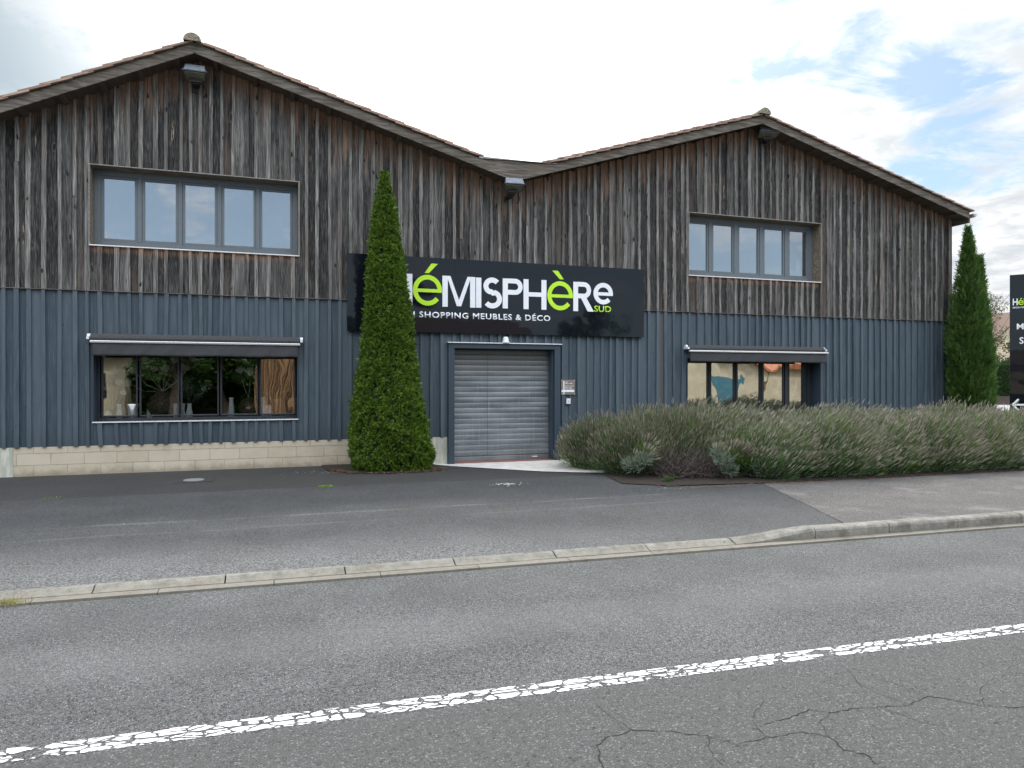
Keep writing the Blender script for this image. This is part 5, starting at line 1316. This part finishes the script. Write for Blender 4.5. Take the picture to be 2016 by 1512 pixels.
def broad_tree(x, y, z0, H, cr, label, n, lsz, mat, seed, ch=.5, sparse=False, trunk=.15):
    rs = random.Random(seed); t_ = empty('tree', (x, y, z0), label, 'tree')
    m = MB(); tips = []
    m.tube([(x, y, z0-.2), (x+rs.uniform(-.1, .1), y, z0+H*.3), (x+rs.uniform(-.2, .2), y, z0+H*.62)], [trunk, trunk*.75, trunk*.4], 8)
    for i in range(26):
        z = z0+H*rs.uniform(.28, .75); th = rs.uniform(0, 6.283); L = cr*rs.uniform(.5, 1.); p0 = Vector((x, y, z)); p1 = p0+Vector((math.cos(th)*L*.5, math.sin(th)*L*.5, H*.08)); p2 = p0+Vector((math.cos(th)*L*.95, math.sin(th)*L*.95, H*rs.uniform(.1, .24)))
        p2.z = min(p2.z, z0+H*.97); m.tube([p0, p1, p2], [trunk*.3, trunk*.18, trunk*.06], 5, cap=False); tips += [p1, p2, (p1+p2)/2]
    tips.append(Vector((x, y, z0+H*.85)))
    m.build('trunk', BARK, t_)
    m = MB()
    cl = [(rs.choice(tips)+Vector((rs.gauss(0, cr*.12), rs.gauss(0, cr*.12), rs.gauss(0, cr*.12))), cr*rs.uniform(.16, .34)) for _ in range(34)]
    for _ in range(n):
        c, r_ = rs.choice(cl); v = Vector((rs.gauss(0, 1), rs.gauss(0, 1), rs.gauss(0, .8))).normalized()*r_*rs.random()**.4; p = c+v
        dd = Vector((rs.uniform(-1, 1), rs.uniform(-1, 1), rs.uniform(-.8, .6))).normalized(); L = lsz*rs.uniform(.7, 1.3); s_ = dd.cross(Vector((rs.uniform(-1, 1), rs.uniform(-1, 1), 1))).normalized()*L*.32
        m.set(rs.random()); m.poly([p, p+dd*L*.5-s_, p+dd*L, p+dd*L*.5+s_])
    m.build('crown', mat, t_); return t_
p = cp_(1945, 62, .5); broad_tree(p.x, p.y, .5, 9.6, 2.3, 'thin leafless looking tree rising between the cypress and the totem', 2600, .16, FARLEAF, 51, trunk=.1)
p = cp_(1968, 57.5, .5); broad_tree(p.x, p.y, .5, 3.9, 1.7, 'olive green shrub showing above the hedge', 4200, .16, FARLEAF, 52, trunk=.08)
p = cp_(2008, 56.6, .5); broad_tree(p.x, p.y, .5, 5.6, 1.3, 'tree with olive leaves reaching out from behind the totem', 1500, .2, FARLEAF, 53, trunk=.1)
hs = empty('house', tuple(cp_(1990, 70, .5)), 'cream rendered house with a brown tiled gable roof beyond the hedge', 'house')
def house(parent, O, ex, ey, W, D, zb, ze, zr, wm, rm, asym=.5):
    def q(a_, c_, z): return tuple(O+ex*a_+ey*c_+Vector((0, 0, z)))
    m = MB(); g0 = [q(0, 0, zb), q(W, 0, zb), q(W, 0, ze), q(W*asym, 0, zr), q(0, 0, ze)]; m.poly(g0); m.poly([q(0, D, zb), q(0, D, ze), q(W*asym, D, zr), q(W, D, ze), q(W, D, zb)])
    m.poly([q(0, D, zb), q(0, 0, zb), q(0, 0, ze), q(0, D, ze)]); m.poly([q(W, 0, zb), q(W, D, zb), q(W, D, ze), q(W, 0, ze)]); w1 = m.build('wall', wm, parent)
    m = MB(); oh = .4
    sl1 = (zr-ze)/(W*asym); sl2 = (zr-ze)/(W*(1-asym))
    m.hexa([q(-oh, -oh, ze-oh*sl1+.02), q(W*asym, -oh, zr+.02), q(W*asym, D+oh, zr+.02), q(-oh, D+oh, ze-oh*sl1+.02), q(-oh, -oh, ze-oh*sl1+.17), q(W*asym, -oh, zr+.17), q(W*asym, D+oh, zr+.17), q(-oh, D+oh, ze-oh*sl1+.17)])
    m.hexa([q(W*asym, -oh, zr+.02), q(W+oh, -oh, ze-oh*sl2+.02), q(W+oh, D+oh, ze-oh*sl2+.02), q(W*asym, D+oh, zr+.02), q(W*asym, -oh, zr+.17), q(W+oh, -oh, ze-oh*sl2+.17), q(W+oh, D+oh, ze-oh*sl2+.17), q(W*asym, D+oh, zr+.17)])
    m.build('roof', rm, parent); return q
# gable end faces the viewer; the ridge lies to the right of the picture edge, the left slope is seen
hx = (Rv*math.cos(R(33))+Fv*math.sin(R(33))); hy = Vector((-hx.y, hx.x, 0))
qf = house(hs, cp_(1953, 66, 0), hx, hy, 12, 14, .4, 5.5, 8.3, CREAM, BROWNTILE)
m = MB(); m.poly([qf(3.2, -.03, 1.2), qf(4.6, -.03, 1.2), qf(4.6, -.03, 2.6), qf(3.2, -.03, 2.6)]); m.build('window', DARKROOM, hs)

# ------------------------------------------------------------------ across the street, behind the camera (seen mirrored in glass and sign)
def win(parent, x0, x1, z0, z1, y, mat, name='window'):
    m = MB(); m.box(x0, x1, y-.03, y+.02, z0, z1); m.build(name, mat, parent)
X_ = Vector((1, 0, 0)); Y_ = Vector((0, 1, 0))
def far_house(x0, W, y, D, ze, zr, wm, rm, label, ridge='x', name='house'):
    h = empty(name, (x0+W/2, y, 0), label, 'house')
    if ridge == 'y': house(h, Vector((x0+W, y, 0)), -X_, -Y_, W, D, -.15, ze, zr, wm, rm)
    else: house(h, Vector((x0, y, 0)), -Y_, X_, D, W, -.15, ze, zr, wm, rm)
    return h
h = far_house(-17, 10.4, -9, 8, 2.9, 4.4, CREAM, BROWNTILE, 'cream bungalow across the street, mirrored in the left pane'); win(h, -8.6, -7.4, .9, 2.1, -8.98, DARKROOM); win(h, -12.5, -11.2, .9, 2.1, -8.98, DARKROOM)
rdf = empty('reed_fence', (.6, -6.6, 0), 'brown reed screen fence across the street', 'fence'); m = MB(); m.box(-1.0, 3.4, -6.65, -6.6, -.1, 3.6); m.build('reed_panel', REED, rdf); m = MB()
for x in (-1.0, 1.2, 3.35): m.box(x, x+.08, -6.72, -6.655, -.1, 3.65)
m.build('post', BARK, rdf)
h = far_house(4.6, 10.5, -11, 9, 3.0, 5.3, CREAM, BROWNTILE, 'bungalow with a wide brown tiled roof, mirrored in the store sign'); win(h, 6, 7.4, .9, 2.1, -10.98, DARKROOM); win(h, 10.4, 11.8, 0, 2.1, -10.98, TEALDOOR, 'door')
h = far_house(19, 10.0, -8.6, 9, 2.55, 3.7, CREAM, ORTILE, 'cream house with orange roof edge and teal garage door, mirrored in the right window', 'y'); win(h, 25.2, 27.4, -.1, 2.1, -8.58, TEALDOOR, 'garage_door'); win(h, 21.3, 22.1, 1.0, 1.9, -8.58, DARKROOM)
h = far_house(29.6, 9, -9.2, 9, 2.6, 3.9, CREAM, ORTILE, 'second cream house with orange roof edge across the street')
for i, (x, y, H, c, lab) in enumerate(((-4.4, -7.2, 5.0, 2.0, 'leafy garden tree across the street left of the reed fence'), (-2.6, -10, 4.2, 1.8, 'bushy tree behind the reed fence'), (17, -9.5, 6.0, 2.2, 'garden tree between the two bungalows'))):
    broad_tree(x, y, -.1, H, c, lab, 5000, .2, BROADLEAF, 60+i)
pt = empty('pine_tree', (5.2, -8.6, -.1), 'leaning umbrella pine across the street, mirrored in the store sign', 'tree'); m = MB(); m.tube([(5.2, -8.4, -.2), (4.8, -8.5, 3), (4.1, -8.6, 6.5), (3.9, -8.7, 8.6)], [.2, .17, .13, .07], 8); m.tube([(4.4, -8.5, 4.8), (5.6, -8.6, 5.8), (6.3, -8.6, 6.2)], [.09, .06, .03], 6); m.build('trunk', BARK, pt)
m = MB(); rs = random.Random(70)
for _ in range(9000):
    c, r_ = rs.choice((((6.2, -8.6, 6.4), 1.2), ((7.2, -8.8, 6.1), .9), ((5.2, -8.6, 6.5), .8), ((3.9, -8.7, 9.0), 1.6), ((5.0, -8.7, 9.3), 1.2)))
    v = Vector((rs.gauss(0, 1), rs.gauss(0, 1), rs.gauss(0, 1))).normalized()*r_*rs.random()**.4; v.z *= .4; p = Vector(c)+v; dd = Vector((rs.uniform(-1, 1), rs.uniform(-1, 1), rs.uniform(-.3, 1))).normalized(); s_ = dd.cross(Vector((0, 0, 1))).normalized()*.03
    m.set(rs.random()); m.poly([p, p+dd*.12-s_, p+dd*.26, p+dd*.12+s_])
m.build('crown', BROADLEAF, pt)
for i, (x, y, H, c, lab) in enumerate(((-6.2, -12.5, 6.5, 2.6, 'added tall tree closing off the bright sky behind the garden tree'), (-1.2, -13.5, 7.0, 2.8, 'added tall tree behind the reed fence'), (3.2, -14, 6.0, 2.6, 'added tree between reed fence and brown roofed bungalow'))):  # unseen trees added to keep bright sky out of the window reflection
    broad_tree(x, y, -.1, H, c, lab, 6000, .24, BROADLEAF, 80+i)
bh = empty('hedge', (-3, -11, 0), 'added tall back hedge across the street, covering bright sky mirrored in the display window', 'hedge'); m = MB(); m.box(-6.4, 4.4, -11.6, -10.9, -.1, 3.4); m.build('inner_twigs', THUJAIN, bh); m = MB()  # unseen hedge added to block bright horizon sky mirrored in the glass
for _ in range(9000):
    p = Vector((rs.uniform(-6.5, 4.5), -10.88+rs.uniform(-.1, .1), rs.uniform(0, 3.6))); dd = Vector((rs.uniform(-1, 1), rs.uniform(0, 1), rs.uniform(-.5, 1))).normalized(); s_ = dd.cross(Vector((1, 0, 1))).normalized()*.07
    m.set(rs.random()); m.poly([p, p+dd*.1-s_, p+dd*.22, p+dd*.1+s_])
m.build('leaves', HEDGE, bh)
gh = empty('hedge', (10, -6.4, 0), 'low garden hedge across the street', 'hedge'); m = MB(); m.box(4.4, 17, -6.9, -6.2, -.1, 1.0); m.build('inner_twigs', THUJAIN, gh); m = MB()
for _ in range(5000):
    p = Vector((rs.uniform(4.3, 17.1), -6.18+rs.uniform(-.1, .06), rs.uniform(0, 1.1))); dd = Vector((rs.uniform(-1, 1), rs.uniform(0, 1), rs.uniform(-.5, 1))).normalized(); s_ = dd.cross(Vector((1, 0, 1))).normalized()*.05
    m.set(rs.random()); m.poly([p, p+dd*.08-s_, p+dd*.16, p+dd*.08+s_])
m.build('leaves', HEDGE, gh)
